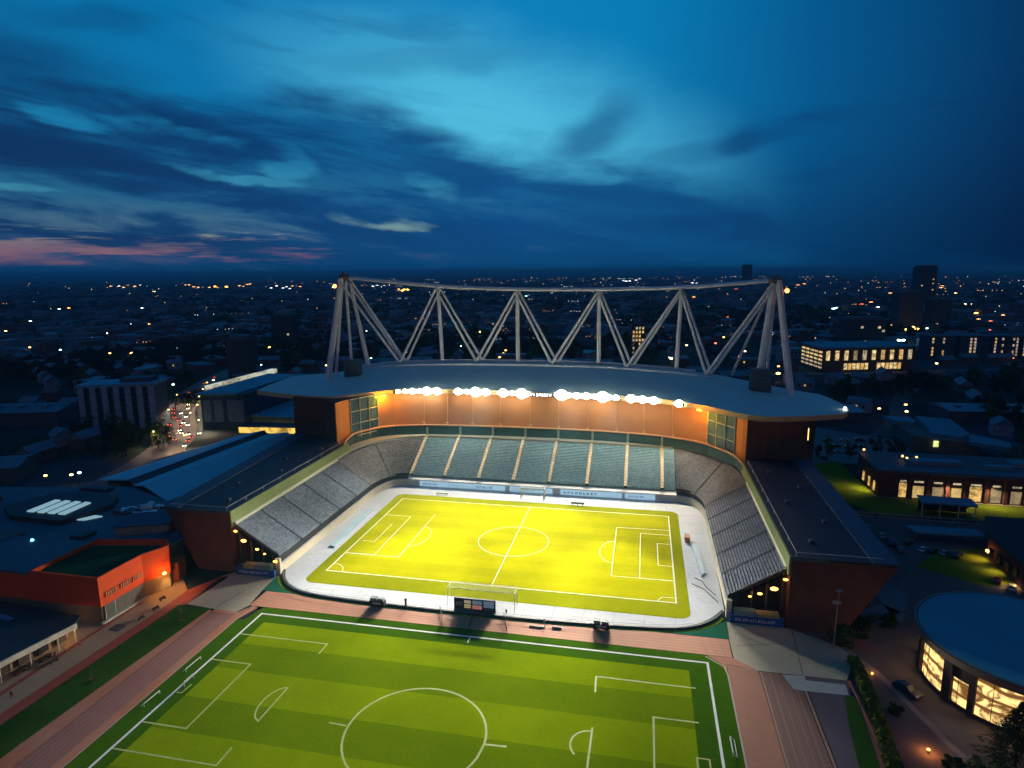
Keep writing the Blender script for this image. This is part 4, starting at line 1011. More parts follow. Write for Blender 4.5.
# kiosks and blue hoardings under the open ends of the stands
bluep = mat('royal_blue_panel', (.02,.07,.30), .5, c2=(.04,.12,.42), scale=.3)
for s, lab in ((-1,'left'),(1,'right')):
    k = empty('ticket_kiosk', 'blue fronted kiosk row under the open end of the %s stand' % lab, 'kiosk', None, (s*72.4,-38.6,0))
    MB().box(-6.6,6.6,-.7,.7,.05,2.0).build('counter', bluep, k)
    l = MB(); letters(l, -5.4, 4.6, -.72, .6, 1.4, 16, 3+s); l.build('counter_lettering', ad_white, k)
    MB().box(-5.6 if s > 0 else -3.9,-.4,-.5,1.6,2.0,3.3).build('kiosk_cabin', mat('teal_cabin', (.12,.28,.27), .6, c2=(.25,.4,.36), scale=.5) if s > 0 else mat('mustard_cabin', (.42,.36,.15), .6), k)
    MB().box(-.1,5.4,-.5,1.6,2.0,3.0 if s > 0 else 3.4).build('kiosk_cabin', mat('mustard_cabin', (.42,.36,.15), .6) if s > 0 else mat('teal_cabin', (.12,.28,.27), .6, c2=(.25,.4,.36), scale=.5), k)
    m = MB(); m.box(-5.0,-.6,-.7,-.52,3.3,3.5); m.box(0,5.2,-.7,-.52,3.42,3.6); m.build('canopy_rail', mat('canopy_grey', (.25,.33,.33), .6), k)

# ================================================================== LEFT: RED HALL AND ITS NEIGHBOURS
red_wall = mat('orange_red_render', (.74,.075,.012), .75, c2=(.82,.10,.02), scale=.06)
slate_roof = mat('dark_flat_roof', (.04,.10,.15), .7, c2=(.075,.15,.20), scale=.06)
stone_low = mat('tan_stone', (.22,.15,.09), .85, c2=(.34,.24,.15), scale=.3)
rh = empty('red_hall', 'orange red hall with green roof terrace beside the left plaza', 'building')
MB().prism([(-96.2,-71),(-95.6,-57),(-92.6,-50.2),(-96,-44),(-117,-46),(-145,-46),(-150,-71)], 0, 4.6).build('lower_wall', stone_low, rh)
MB().prism([(-96.0,-71.3),(-95.4,-57),(-92.3,-50.2),(-95.5,-46),(-117,-50),(-150,-50),(-150,-71.3)], 4.62, 11.6).build('upper_wall', red_wall, rh)
MB().prism([(-118,-70.6),(-117.5,-50.5),(-150,-50.5),(-150,-70.6)], 11.62, 12.0).build('roof', slate_roof, rh)
MB().prism([(-96.9,-70.3),(-96.2,-57),(-95.8,-48.5),(-116.5,-52),(-117.2,-70.3)], 11.62, 11.75).build('roof_terrace', grass_mat('dark_green_terrace', (.008,.05,.025), (.014,.075,.035)), rh)
m = MB()
for a, b in (((-96.0,-71.3),(-95.4,-57)),((-95.4,-57),(-92.3,-50.2)),((-92.3,-50.2),(-95.5,-46)),((-95.5,-46),(-117,-50)),((-117,-50),(-117.6,-71.3)),((-117.6,-71.3),(-96.0,-71.3))):
    a, b = Vector(a), Vector(b); n_ = Vector((a.y-b.y, b.x-a.x)).normalized()*.5
    m.prism([tuple(a), tuple(b), tuple(b+n_), tuple(a+n_)], 11.58, 12.9)
m.build('roof_parapet', red_wall, rh)
w = MB().prism([(-96.1,-70.4),(-95.4,-57.5),(-95.2,-57.5),(-95.9,-70.4)], .5, 4.55).build('shop_window', mat('grey_glass', (.10,.11,.10), .3, c2=(.17,.17,.14), scale=.4), rh)
m = MB()
for k in range(5):
    y = -70.4+k*3.2; m.box(-96.0+.05*k, -95.7+.05*k, y, y+.25, .5, 4.6)
m.build('window_frame', mat('pale_frame', (.45,.45,.38), .6), w)
MB().prism([(-96.2,-71.6),(-95.2,-57),(-94.6,-57),(-95.4,-71.8)], .02, .5).build('plinth', mat('pale_plinth', (.5,.5,.44), .7), rh)
mo = mat('faded_lettering', (.52,.17,.09), .7)
for y0, y1 in ((-69.8,-66.2),(-65,-61.6),(-61,-57.4)):
    l = MB()
    for i in range(5): a = y0+(y1-y0)*i/5; l.box(-95.85+(a+71)*.043, -95.6+(a+71)*.043, a, a+(y1-y0)/5*.7, 6.7, 8.2)
    l.build('wall_lettering', mo, rh)
MB().box(-147,-128,-71.6,-71.3,7.2,8.8).build('cream_sign_band', mat('tan_sign', (.35,.20,.11), .6), rh)
MB().sphere((-92.7,-52.2,5.2), .42, 8, 5, (1,1.6,.7)).build('wall_lamp', glow('hall_lamp', (1,.45,.08), 14), rh)
spot('hall_lamp_light', (-92.2,-52.2,5.4), (-90.5,-52.8,0), 9000, 110, (1,.62,.22), .2, .9); point('hall_lamp_wall_light', (-91.2,-53.4,5.6), 900, (1,.4,.08), .2)
for q_ in ():
    MB().sphere((q_,-71.8,2.2), .22, 8, 5, (1.2,.6,.6)).build('wall_lamp', glow('hall_lamp', (1,.45,.08), 14), rh)
    point('hall_front_light', (q_,-75.5,2.6), 1300, (1,.50,.20), .3)
# roofs behind the hall
nb = empty('low_flat_roof_block', 'large low dark building with long white skylights behind the red hall', 'building')
MB().prism([(-118,-50),(-96.5,-45),(-96.5,-39.5),(-104,-20),(-112,-18),(-150,0),(-200,-10),(-210,-50)], 0, 9.6).build('wall', mat('dark_wall', (.05,.05,.055), .8), nb)
MB().prism([(-118,-50),(-96.5,-45),(-96.5,-39.5),(-104,-20),(-112,-18),(-150,0),(-200,-10),(-210,-50)], 9.62, 10.2).build('roof', slate_roof, nb)
MB().prism([(-164,-37),(-143,-38),(-138,-22),(-143,-14),(-168,-14),(-175,-30)], 10.22, 11.9).build('raised_roof', mat('skylight_roof', (.03,.04,.055), .6), nb)
for i in range(4): 
    x = -161+i*4.2; MB().prism([(x,-33.5),(x+2.6,-33.5),(x+2.2,-22.6),(x-.2,-22.4)], 11.92, 12.35).build('skylight', glow('skylight_glow', (.45,.78,.92), .50), nb)
MB().prism([(-141.5,-33.2),(-138.8,-32.9),(-135.5,-29),(-138.6,-28.8)], 10.22, 10.6).build('skylight', glow('skylight_glow', (.45,.78,.92), .50), nb)
for (x, y, w_, d_, h_) in ((-152,-52,13,8,12.2),(-172,-45,12,12,12.6),(-128,-44,5,5,11.4),(-190,-25,9,7,11.6),(-131,-24,7,4,11.2),(-160,-6,12,4,11.4)):
    MB().box(x-w_/2, x+w_/2, y-d_/2, y+d_/2, 10.2, h_).build('roof_unit', mat('roof_unit_grey', (.05,.07,.09), .6), nb)
m = MB(); r2 = random.Random(4)
for k in range(26):
    x = -134+r2.random()*22; y = -26+r2.random()*9; m.box(x, x+.6+r2.random()*2.2, y, y+.4+r2.random(), 10.25, 10.7+r2.random()*1.3)
m.build('roof_plant', mat('bright_duct', (.45,.65,.75), .4, c2=(.8,.9,.92), scale=.8), nb)
MB().sphere((-137,-53,12.2), .45, 8, 5).build('roof_lamp', glow('teal_lamp', (.2,.8,.9), 5), nb)
MB().box(-117.4,-113.8,-20.4,-19.4,10.3,11.6).build('bright_light_strip', glow('cool_white_strip', (.65,.9,1), 3), nb)
wb = empty('white_walled_annex', 'low annex with pale wall and blue sloped roof between red hall and brick wing', 'building')
MB().prism([(-118,-42),(-104,-36),(-104,-27),(-118.5,-34)], 10.2, 13.0).build('wall', mat('pale_annex_wall', (.33,.32,.28), .8), wb)
MB().prism([(-118.8,-42.8),(-103.4,-36.4),(-103.4,-26.6),(-119.2,-33.8)], 13.02, [13.4,13.4,14.6,14.6]).build('roof', roof_band, wb)
MB().prism([(-104,-45),(-96.6,-45),(-96.6,-39.5),(-103,-38.4),(-103,-24),(-108,-24)], 9.0, 10.6).build('lean_to_roof', mat('dark_blue_sheet', (.03,.05,.085), .6), wb)
tag(MB().prism([(-96,-49),(-92.6,-46.8),(-94,-42),(-98,-42)], 0, 6.0).build('brick_porch', mat('orange_porch', (.40,.10,.03), .8)), 'small orange brown porch between the red hall and the brick wing', 'porch')
# pavilion bottom left
pv = empty('black_roof_pavilion', 'low pavilion with black roof and pale fascia in the lower left corner', 'building')
Pp = [(-98.8,-98.4),(-95.6,-79.6),(-97.6,-76.2),(-126,-74),(-140,-80),(-140,-99)]
MB().prism(Pp, 4.3, 4.9).build('roof', mat('black_roof', (.012,.014,.022), .5, c2=(.022,.026,.036), scale=.2), pv)
MB().prism([(-101,-97.8),(-98.6,-80.4),(-100,-78),(-126,-76),(-138,-98)], 0, 4.28).build('wall', stone_low, pv)
MB().prism([(-99.0,-98.6),(-95.5,-79.4),(-95.2,-79.4),(-98.6,-98.6)], 3.6, 4.95).build('fascia', mat('cream_fascia', (.58,.54,.44), .6), pv)
for a in ((-119,-80,13,1.4),(-117,-93,16,1.6)): MB().box(a[0]-a[2]/2, a[0]+a[2]/2, a[1]-a[3]/2, a[1]+a[3]/2, 4.92, 5.15, R(-12)).build('roof_light', mat('blue_roof_light', (.06,.13,.28), .3), pv)
for k in range(4):
    y = -96+k*4.4; x = -100.7+(y+98)*.137; MB().box(x-.1, x+.35, y, y+2.8, .5, 3.4).build('window', mat('dim_pavilion_glass', (.08,.06,.045), .2) if k != 2 else mat('black_doorway', (.01,.01,.012), .6), pv)
for y in (-97,-90.5,-84,-79.8): x = -98.3+(y+98)*.14; MB().tube((x,y,0),(x,y,4.3), .14, k=6).build('post', mat('cream_fascia', (.58,.54,.44)), pv)
point('pavilion_light', (-95.6,-80.2,3.9), 1500, (1,.62,.25), .2)
tag(MB().sphere((-96.6,-80.6,3.7), .25, 8, 5).build('porch_lamp', glow('hall_lamp', (1,.45,.08), 14), pv))
def person(label, x, y, rz, top, leg, h=1.72, pose=0):
    """one continuous body grown from a skeleton; hair and clothing as children"""
    me = bpy.data.meshes.new('person'); st_ = .22 if pose else .10
    V = [(0,0,.95),(0,0,1.18),(0,0,1.40),(0,0,1.50),(0,.01,1.62),(0,.0,1.71),
         (.17,0,1.40),(.22,.02,1.13),(.20,.12*(1 if pose else .4),.90),(-.17,0,1.40),(-.22,-.02,1.13),(-.20,-.08 if pose else .05,.90),
         (.09,0,.90),(.10,st_,.50),(.10,st_*1.1,.08),(.10,st_*1.1+.13,.04),(-.09,0,.90),(-.10,-st_*.6,.50),(-.10,-st_,.08),(-.10,-st_+.13,.04)]
    E = [(0,1),(1,2),(2,3),(3,4),(4,5),(2,6),(6,7),(7,8),(2,9),(9,10),(10,11),(0,12),(12,13),(13,14),(14,15),(0,16),(16,17),(17,18),(18,19)]
    rad = [.14,.13,.15,.055,.10,.07,.065,.048,.035,.065,.048,.035,.09,.065,.045,.04,.09,.065,.045,.04]
    me.from_pydata(V, E, []); o = bpy.data.objects.new('person', me); col.objects.link(o)
    md = o.modifiers.new('skin', 'SKIN')
    for i, r_ in enumerate(rad): me.skin_vertices[0].data[i].radius = (r_, r_); me.skin_vertices[0].data[i].use_root = (i == 0)
    ss = o.modifiers.new('sub', 'SUBSURF'); ss.levels = 1; ss.render_levels = 1
    bm_ = bpy.data.materials.new('clothes'); bm_.use_nodes = True; t = NT(bm_.node_tree); b = t.n['Principled BSDF']
    sp = t.new('ShaderNodeSeparateXYZ'); t.l.new(t.new('ShaderNodeTexCoord').outputs['Object'], sp.inputs[0])
    c = t.mix(t.math('GREATER_THAN', sp.outputs[2], .93), leg, top); c = t.mix(t.math('GREATER_THAN', sp.outputs[2], 1.47), c, (.42,.27,.2)); t.l.new(c, b.inputs['Base Color'])
    me.materials.append(bm_); s = h/1.78; o.scale = (s,s,s); o.location = (x,y,0); o.rotation_euler = (0,0,rz)
    MB().sphere((0,-.015,1.70), .105, 10, 6, (1,1.05,.85)).build('hair', mat('dark_hair', (.03,.02,.015), .6), o)
    return tag(o, label, 'person')
person('person in dark jacket standing outside the black roofed pavilion', -95.2, -86.2, 1.2, (.03,.03,.04), (.02,.02,.03))
person('person in brown coat beside the pavilion nearest the lit porch', -94.6, -84.2, -1.0, (.12,.05,.03), (.03,.03,.04), 1.68)
person('person in light top walking on the beige path near the porch lamp', -92.9, -81.4, 2.6, (.35,.3,.26), (.03,.03,.05), 1.7, 1)
person('person in dark clothes at the near touchline right of the score board', 7.6, -46.9, 0.3, (.02,.03,.05), (.02,.02,.03), 1.8)
person('person in dark coat walking on the beige path at the lower left edge', -91.2, -100.6, 0.5, (.05,.03,.03), (.02,.02,.03), 1.75, 1)
def cafe(label, x, y, rz):
    g = empty('picnic_table', label, 'table', 'dark tables outside the pavilion', (x,y,0), rz)
    MB().box(-1.6,1.6,-.5,.5,.72,.82).build('tabletop', mat('dark_wood', (.05,.025,.02), .7), g)
    for s in (-1,1): MB().box(-1.6,1.6,s*1.0-.2,s*1.0+.2,.42,.5).build('bench_seat', mat('dark_wood', (.05,.025,.02)), g)
    for s in (-1.1,1.1): MB().box(s-.08,s+.08,-1.1,1.1,.3,.4).build('cross_leg', mat('dark_wood', (.05,.025,.02)), g); MB().box(s-.08,s+.08,-.4,.4,0,.72).build('leg', mat('dark_wood', (.05,.025,.02)), g)
cafe('dark picnic table in front of the pavilion windows', -96.6, -87.6, R(82)); cafe('dark picnic table under the pavilion fascia near the photo edge', -97.8, -93, R(82))
tag(MB().box(-92.2,-89.2,-73.6,-70.8,.0,.10).build('drain_grate', mat('dark_grate', (.05,.05,.055), .5)), 'dark square grate in the beige path in front of the red hall', 'grate')
for i, (x, y) in enumerate(((-87.3,-62.5),(-87.6,-67.5),(-93.6,-88),(-89.4,-57.5))):
    g = empty('park_bench', ['dark bench on the red path nearest the red hall window','dark bench on the red path opposite the square grate','dark bench on the beige path by the pavilion','dark bench near the amber wall lamp of the red hall'][i], 'bench', 'benches on the red path', (x,y,0), R(84))
    MB().box(-1.0,1.0,-.25,.25,.42,.5).build('seat', mat('dark_wood', (.05,.025,.02)), g); MB().box(-1.0,1.0,.22,.3,.5,.95).build('backrest', mat('dark_wood', (.05,.025,.02)), g)
    for s in (-.8,.8): MB().box(s-.05,s+.05,-.22,.22,0,.42).build('leg', steel_dk, g)

# ================================================================== BUILDING HELPERS
lit_warm = glow('lit_window_warm', (1,.62,.22), 1.6)
def glass_lit(name, c, s, contrast=.5, scale=.6):
    if name in MATS: return MATS[name]
    m = bpy.data.materials.new(name); m.use_nodes = True; t = NT(m.node_tree); b = t.n['Principled BSDF']
    v = t.new('ShaderNodeTexCoord').outputs['Object']; n = t.noise(v, scale, 4, .65, .4)
    b.inputs['Base Color'].default_value = (.05,.05,.05,1); b.inputs['Roughness'].default_value = .2
    t.l.new(t.mix(t.smooth(n, .35, .62), tuple(a*(1-contrast) for a in c), c), b.inputs['Emission Color']); b.inputs['Emission Strength'].default_value = s
    MATS[name] = m; return m
warm1 = glass_lit('warm_lit_glass', (1,.60,.18), 1.0, .7, .5); warm2 = glass_lit('gold_lit_glass', (1,.72,.32), 1.1, .75, .35)
pale_lit = glass_lit('pale_lit_glass', (1,.80,.5), .7, .8, .5); dark_glass = mat('dark_glass', (.02,.03,.045), .12, spec=.6)
civ_wall = mat('grey_brown_wall', (.14,.12,.115), .8); blue_roof = mat('blue_grey_roof', (.08,.22,.30), .5, var=.2, scale=.05)

# long brick hall right of the stadium
lh = empty('long_brick_hall', 'long low brick hall with a row of lit bays beyond the right lawn', 'building')
MB().prism([(136,70),(215,68),(222,96),(136.5,98)], 0, 10.2).build('wall', brick_dk, lh)
MB().prism([(135,69),(216,67),(223,97),(135.6,99.4)], 10.22, 11.0).build('roof', mat('dull_violet_roof', (.07,.07,.09), .6, c2=(.10,.10,.125), scale=.05), lh)
MB().prism([(135.4,69.2),(215.5,67.4),(216,73),(135.6,75)], 11.02, 11.5).build('roof_edge_band', slate_roof, lh)
for (x, y, w_, d_) in ((160,83,20,5),(196,86,14,6),(182,79,10,3)): MB().box(x-w_/2,x+w_/2,y-d_/2,y+d_/2,11,12.6).build('roof_unit', blue_roof, lh)
bays = [(144.6,2.7,1),(150.2,4.0,2),(157,3.6,3),(163.6,3.4,2),(170.2,4.2,1),(177.2,3.4,3),(184,3.6,3),(191,3.6,2),(198,3.2,3)]
for x, w_, k in bays:
    yb = 69.85-(x-136)*.025
    f = MB().box(x-w_/2-.3, x+w_/2+.3, yb-.25, yb, .3, 8.4).build('bay_window', mat('bay_frame', (.09,.06,.05), .7), lh)
    MB().box(x-w_/2, x+w_/2, yb-.32, yb-.26, .5, 5.4+(k==1)*1).build('pane', {1: warm1, 2: glass_lit('amber_glass', (1,.66,.22), .7, .5, .3), 3: glass_lit('dim_amber_glass', (.9,.66,.35), .35, .6, .4)}[k], f)
    MB().box(x-w_/2+.3, x+w_/2-.3, yb-.32, yb-.26, 6.8, 7.5).build('pane', pale_lit, f)
    MB().box(x+w_/2+.8, x+w_/2+2.0, yb-.9, yb, .0, 9.6).build('brick_pier', brick_dk, lh)
for x in (160,176,192): spot('bay_wash_light', (x,66.5,7.5), (x,65.4,0), 7000, 140, (1,.72,.35), .5, .9)
for y in (74,80,87): MB().box(135.7,136.0,y,y+1.6,1,5.0).build('side_window', warm1, lh)
for (x, y) in ((137.5,95),(150,87),(150.6,84),(155,86),(205,88),(196,80),(205,80)):
    MB().sphere((x,y,12.6), .5, 8, 5).build('roof_lamp', glow('orange_point_glow', (1,.5,.15), 4), lh)
spot('side_wash_light', (134.4,78,5.5), (130.5,78,0), 5000, 140, (1,.75,.25), .4, 1); 
def lamp_post(label, x, y, h, c, arm=1.0, es=8, group='street lamps in the town', r=.42, kind='street_lamp'):
    g = empty(kind, label, 'street lamp', group, (x,y,0))
    m = MB(); m.tube((0,0,0),(0,0,h), .12, .08, 6); m.tube((0,0,h),(arm,0,h+.3), .07, k=5); m.build('post', steel_dk, g)
    MB().sphere((arm,0,h+.15), r, 8, 5, (1.2,.8,.6)).build('lamp_head', c, g)
    return g
sh = empty('bus_shelter', 'flat blue roofed shelter on thin posts in front of the long brick hall', 'shelter')
MB().prism([(144.0,49.6),(162,48.6),(163.4,57),(145.4,58)], 5.0, 5.5).build('roof', mat('bright_blue_roof', (.08,.20,.28), .5), sh)
for x, y in ((144.6,50.2),(150.4,50),(156.4,49.6),(161.6,49.2),(146,57.4),(162.6,56.4)): MB().tube((x,y,0),(x,y,5), .16, k=6).build('post', steel, sh)
MB().box(145.5,162,56.2,56.5,.2,4.6).build('rear_screen', dark_glass, sh)
fn = empty('boundary_fence', 'long low pale railing fence between the lawn and the car park', 'fence')
m = MB(); a, b = Vector((119,46.3)), Vector((215,42.5))
for i in range(49):
    p = a.lerp(b, i/48); m.box(p.x-.12, p.x+.12, p.y-.12, p.y+.12, 0, 1.9)
m.build('fence_posts', mat('pale_fence', (.26,.25,.26), .8), fn)
m = MB(); m.prism([(a.x,a.y-.05),(b.x,b.y-.05),(b.x,b.y+.05),(a.x,a.y+.05)], 1.2, 1.7); m.prism([(a.x,a.y-.2),(b.x,b.y-.2),(b.x,b.y+.2),(a.x,a.y+.2)], 0, .4); m.build('rail', mat('pale_fence', (.26,.25,.26)), fn)
cp = empty('car_park_canopy', 'flat grey canopy behind the small lit lawn right of the stadium', 'shelter')
MB().prism([(133,25),(154,25),(154.5,31),(132,31)], 2.9, 3.3).build('roof', blue_roof, cp)
for x in (134,140.5,147,153): 
    for y in (25.6,30.4): MB().tube((x,y,0),(x,y,2.9), .12, k=5).build('post', steel_dk, cp)
eb = empty('dark_lodge', 'dark brick lodge with a lit base at the right edge of the photo', 'building')
MB().prism([(150.5,16.2),(149.2,-12),(190,-14),(190,30),(157,31)], 0, 7.4).build('wall', brick_dk, eb)
MB().prism([(149.6,16.8),(148.4,-13),(191,-15),(191,31),(156.4,32)], 7.42, 8.0).build('roof', mat('near_black_roof', (.03,.028,.034), .7), eb)
for k in range(5): MB().box(149.0,149.5,-8+k*4.6,-6.2+k*4.6,2,4.8).build('window', dark_glass, eb)
for y in (14,5,-4): spot('lodge_base_light', (148.6,y,3.2), (147.0,y,0), 1500, 120, (1,.6,.2), .2, .9)
MB().box(149.2,149.8,13.2,14.4,2.6,3.2).build('wall_lamp', glow('hall_lamp', (1,.45,.08), 14), eb)
pb = empty('blue_roof_pavilion', 'small pavilion with stepped pale blue roof behind the long brick hall', 'building')
MB().prism([(177,148),(187,141),(203,139),(206,172),(178,180)], 0, 7).build('wall', civ_wall, pb)
MB().prism([(176,172),(186,170),(188,183),(174,184)], 7.02, 9.2).build('roof', blue_roof, pb); MB().prism([(186,150),(196,143),(203,150),(205,176),(190,182),(188,166)], 7.02, [8.4,8.4,8.8,10.2,10.2,10]).build('roof', blue_roof, pb)
MB().prism([(198,138),(212,130),(216,140),(205,156)], 5.5, 7.4).build('porch_roof', blue_roof, pb)
for k in range(3): MB().box(184+k*3.6, 186.8+k*3.6, 141.6-k*.5, 142.2-k*.5, 3.2, 6.2).build('window', glass_lit('green_gold_glass', (.85,.95,.35), 1.3, .5, .5), pb)

# ================================================================== ROUND BUILDING
rb = empty('round_building', 'round building with blue flat roof and tall glowing windows at the right edge', 'building')
cx, cy, rr, hh = 124.6, -55.2, 19.6, 11.4
m = MB(); A0 = arc(cx, cy, rr-.3, 0, 360, 72)[:-1]; m.prism(A0, 0, .8); m.build('plinth', mat('dark_brown_plinth', (.06,.04,.035), .8), rb)
m = MB(); m.prism(arc(cx, cy, rr-6, 0, 360, 48)[:-1], .8, hh-.6); m.build('inner_core', mat('glowing_inner_wall', (.55,.36,.17), .8, emit=(1,.60,.22), es=.35), rb)  # core wall glows by itself in place of lamps inside
m = MB(); m.prism(arc(cx, cy, rr+1.3, 0, 360, 96)[:-1], hh-1.4, hh); m.build('roof_rim', mat('tan_rim', (.16,.13,.10), .7), rb)
m = MB(); m.prism(arc(cx, cy, rr+.5, 0, 360, 96)[:-1], hh+.01, hh+.3); m.build('roof', mat('deep_blue_roof', (.06,.28,.37), .5, var=.10, scale=.08), rb)
m = MB(); m.line(arc(cx, cy, rr+1.0, 0, 356, 90), .5, hh+.35, closed=True); m.build('roof_edge_trim', mat('pale_rim_trim', (.20,.20,.18), .6), rb)
m = MB(); m.box(cx+6,cx+7.6,cy+4,cy+5.2,hh+.3,hh+.9); m.build('roof_vent', roof_band, rb)
ang = [150,163,166,179,185,194,201,215,221,240,246,264,270,290]
piers = [(171,175.5),(200,206),(216.5,220),(246,250),(272,276),(295,299),(146,150),(126,130)]
wins = [(150,171,1),(175.5,200,1),(206,216.5,2),(220,246,1),(250,272,1),(276,295,1),(130,146,1)]
for a0, a1 in piers:
    m = MB(); o_, i_ = arc(cx, cy, rr+.2, a0, a1, 3), arc(cx, cy, rr-1.2, a0, a1, 3); m.prism(o_+i_[::-1], .6, hh-1.4); m.build('pier', mat('dark_pier', (.05,.038,.035), .8), rb)
def room_mat():
    m = bpy.data.materials.new('glowing_room'); m.use_nodes = True; t = NT(m.node_tree); b = t.n['Principled BSDF']
    v = t.new('ShaderNodeTexCoord').outputs['Object']; n = t.noise(v, .35, 3, .6, 1.2); sp = t.new('ShaderNodeSeparateXYZ'); t.l.new(v, sp.inputs[0])
    wv = t.new('ShaderNodeTexWave', bands_direction='Z'); t.l.new(v, wv.inputs[0]); wv.inputs['Scale'].default_value = .11; wv.inputs['Distortion'].default_value = 3; wv.inputs['Detail'].default_value = 2
    k = t.math('MULTIPLY', t.smooth(n, .34, .56), t.smooth(wv.outputs['Fac'], .05, .35))
    b.inputs['Base Color'].default_value = (.1,.07,.04,1)
    t.l.new(t.mix(k, (.13,.055,.012), (1,.66,.24)), b.inputs['Emission Color']); b.inputs['Emission Strength'].default_value = 1.6; return m
room = room_mat()
for a0, a1, k in wins:
    z0 = .8 if k == 1 else .8; z1 = hh-1.4 if k == 1 else 6.6
    n_ = 5; P = arc(cx, cy, rr-.55, a0, a1, n_); m = MB(); strip3(m, [(p[0],p[1],z0) for p in P][::-1], [(p[0],p[1],z1) for p in P][::-1]); w = m.build('window', room, rb)
    m = MB(); Q = arc(cx, cy, rr-.4, a0, a1, 3)
    for p in Q[1:2]: m.tube((p[0],p[1],z0),(p[0],p[1],z1), .07, k=5)
    m.path([(p[0],p[1],z1-.1) for p in Q], .1, 5); m.build('window_frame', steel_dk, w)
    if k == 2:
        P = arc(cx, cy, rr-.4, a0, a1, 4); m = MB(); strip3(m, [(p[0],p[1],6.6) for p in P][::-1], [(p[0],p[1],hh-1.4) for p in P][::-1]); m.build('dark_transom', mat('dark_pier', (.05,.038,.035)), rb)
for a in (175,205,230,260): spot('round_window_light', (cx+(rr+.6)*math.cos(R(a)), cy+(rr+.6)*math.sin(R(a)), 5), (cx+(rr+9)*math.cos(R(a)), cy+(rr+9)*math.sin(R(a)), 0), 420, 150, (1,.5,.2), 1.5, 1)
# ================================================================== VEHICLES
def car_proto(name, label, paint, group, lights=True, L=4.4, W=1.8, H=1.45, kind='car', headlit=True):
    g = empty(name, label, kind, group); h = L/2; w = W/2
    m = MB()
    prof = [(-h,.45),(-h,.80),(-h*.93,.92),(-h*.55,.98),(h*.40,.98),(h*.88,.84),(h,.66),(h,.40),(h*.9,.28),(-h*.92,.28)]
    for s in (1,):
        a = [(x, -w+.05*(z > .9), z) for x, z in prof]; b = [(x, w-.05*(z > .9), z) for x, z in prof]
        m.face(a); m.face(b[::-1]); strip3(m, b+[b[0]], a+[a[0]])
    m.build('body', paint, g)
    c = MB(); pr = [(-h*.78,.97),(-h*.55,H-.04),(h*.10,H),(h*.46,.97)]
    a = [(x, -w+.10+.12*(z > 1), z) for x, z in pr]; b = [(x, w-.10-.12*(z > 1), z) for x, z in pr]
    c.face(a); c.face(b[::-1]); c.face([a[0],b[0],b[1],a[1]][::-1]); c.face([a[2],b[2],b[3],a[3]][::-1])
    c.build('cabin_glass', dark_glass, g)
    r_ = MB(); r_.face([(pr[1][0],-w+.24,pr[1][1]+.015),(pr[2][0],-w+.24,pr[2][1]+.015),(pr[2][0],w-.24,pr[2][1]+.015),(pr[1][0],w-.24,pr[1][1]+.015)]); r_.build('car_roof', paint, g)
    for sx in (-h*.62, h*.62):
        for sy in (-w+.02, w-.02): MB().tube((sx,sy-.11,.33),(sx,sy+.11,.33), .33, k=12).build('wheel', mat('tyre', (.015,.015,.015), .8), g)
    for sy in (-w*.72, w*.72):
        MB().sphere((h*.98,sy,.66), .19, 6, 4, (.5,1.2,.7)).build('headlight', (glow('headlight_glow', (1,.80,.50), 110) if headlit else mat('lamp_glass', (.5,.5,.5), .2)), g)
        MB().sphere((-h*.99,sy,.75), .13, 6, 4, (.4,1.3,.8)).build('taillight', (glow('taillight_glow', (1,.08,.02), 22) if headlit else mat('red_glass', (.2,.01,.01), .2)), g)
    return g
paints = {n: mat('paint_'+n, c, .25, var=.03, metal=.2, spec=.5) for n, c in dict(navy=(.012,.025,.08), silver=(.32,.34,.36), black=(.012,.012,.015), white=(.6,.6,.6), maroon=(.12,.015,.015), slate=(.10,.14,.18)).items()}
protos = {}
for n in paints:
    protos[n+'_lit'] = car_proto('car', 'x', paints[n], 'cars driving on the main road', True)
    protos[n] = car_proto('parked_car', 'x', paints[n], 'cars parked right of the stadium', False, headlit=False)
for p in protos.values():
    freeze(p); p.location = (0,0,-400)
used_proto = set()
def place_car(key, x, y, rz, label, group, z=0.0):
    if key in used_proto: c = copy_tree(protos[key])
    else: c = protos[key]; used_proto.add(key)
    c.location = (x,y,z); c.rotation_euler = (0,0,rz); c['label'] = label; c['group'] = group
    if 'car' not in c.name: c.name = 'car'
    return c
kc = place_car('navy', 99.8, -61.6, R(-56), 'dark blue car parked at the kerb beside the round building', 'cars by the round building', .05); kc.scale = (1.3,1.3,1.3)
# traffic on the main road
TR = [(-198,88,1),(-206,104,0),(-203,97,0),(-219,112,1),(-224,117,1),(-213,110,1),(-229,130,1),(-232,127,0),(-236,135,1),(-243,140,0),(-246,150,1),(-252,147,0),(-256,158,1),(-262,158,0),(-262,172,1),(-270,168,0),(-271,184,1),(-280,186,0),(-284,200,1),(-292,203,0),(-295,216,1),(-303,226,0),(-212,98,0),(-221,104,0),(-208,113,1),(-240,128,0),(-310,247,1),(-317,262,0),(-322,280,1),(-330,292,0)]
names = list(paints)
lab_in = 'car coming nearer on the busy main road'; lab_out = 'car driving away up the busy main road'
for i, (x, y, d) in enumerate(TR):
    dirv = math.atan2(126, -84) if y > 60 else 0
    k = names[(i*7+3) % len(names)]
    nm_ = {'navy':'dark blue','silver':'silver','black':'black','white':'white','maroon':'dark red','slate':'slate grey'}[k]
    place_car(k+'_lit', x, y, dirv+(PI if d else 0), nm_+' '+(lab_in if d else lab_out), '%s cars %s on the main road' % (nm_, 'coming nearer' if d else 'driving away'), -.2)
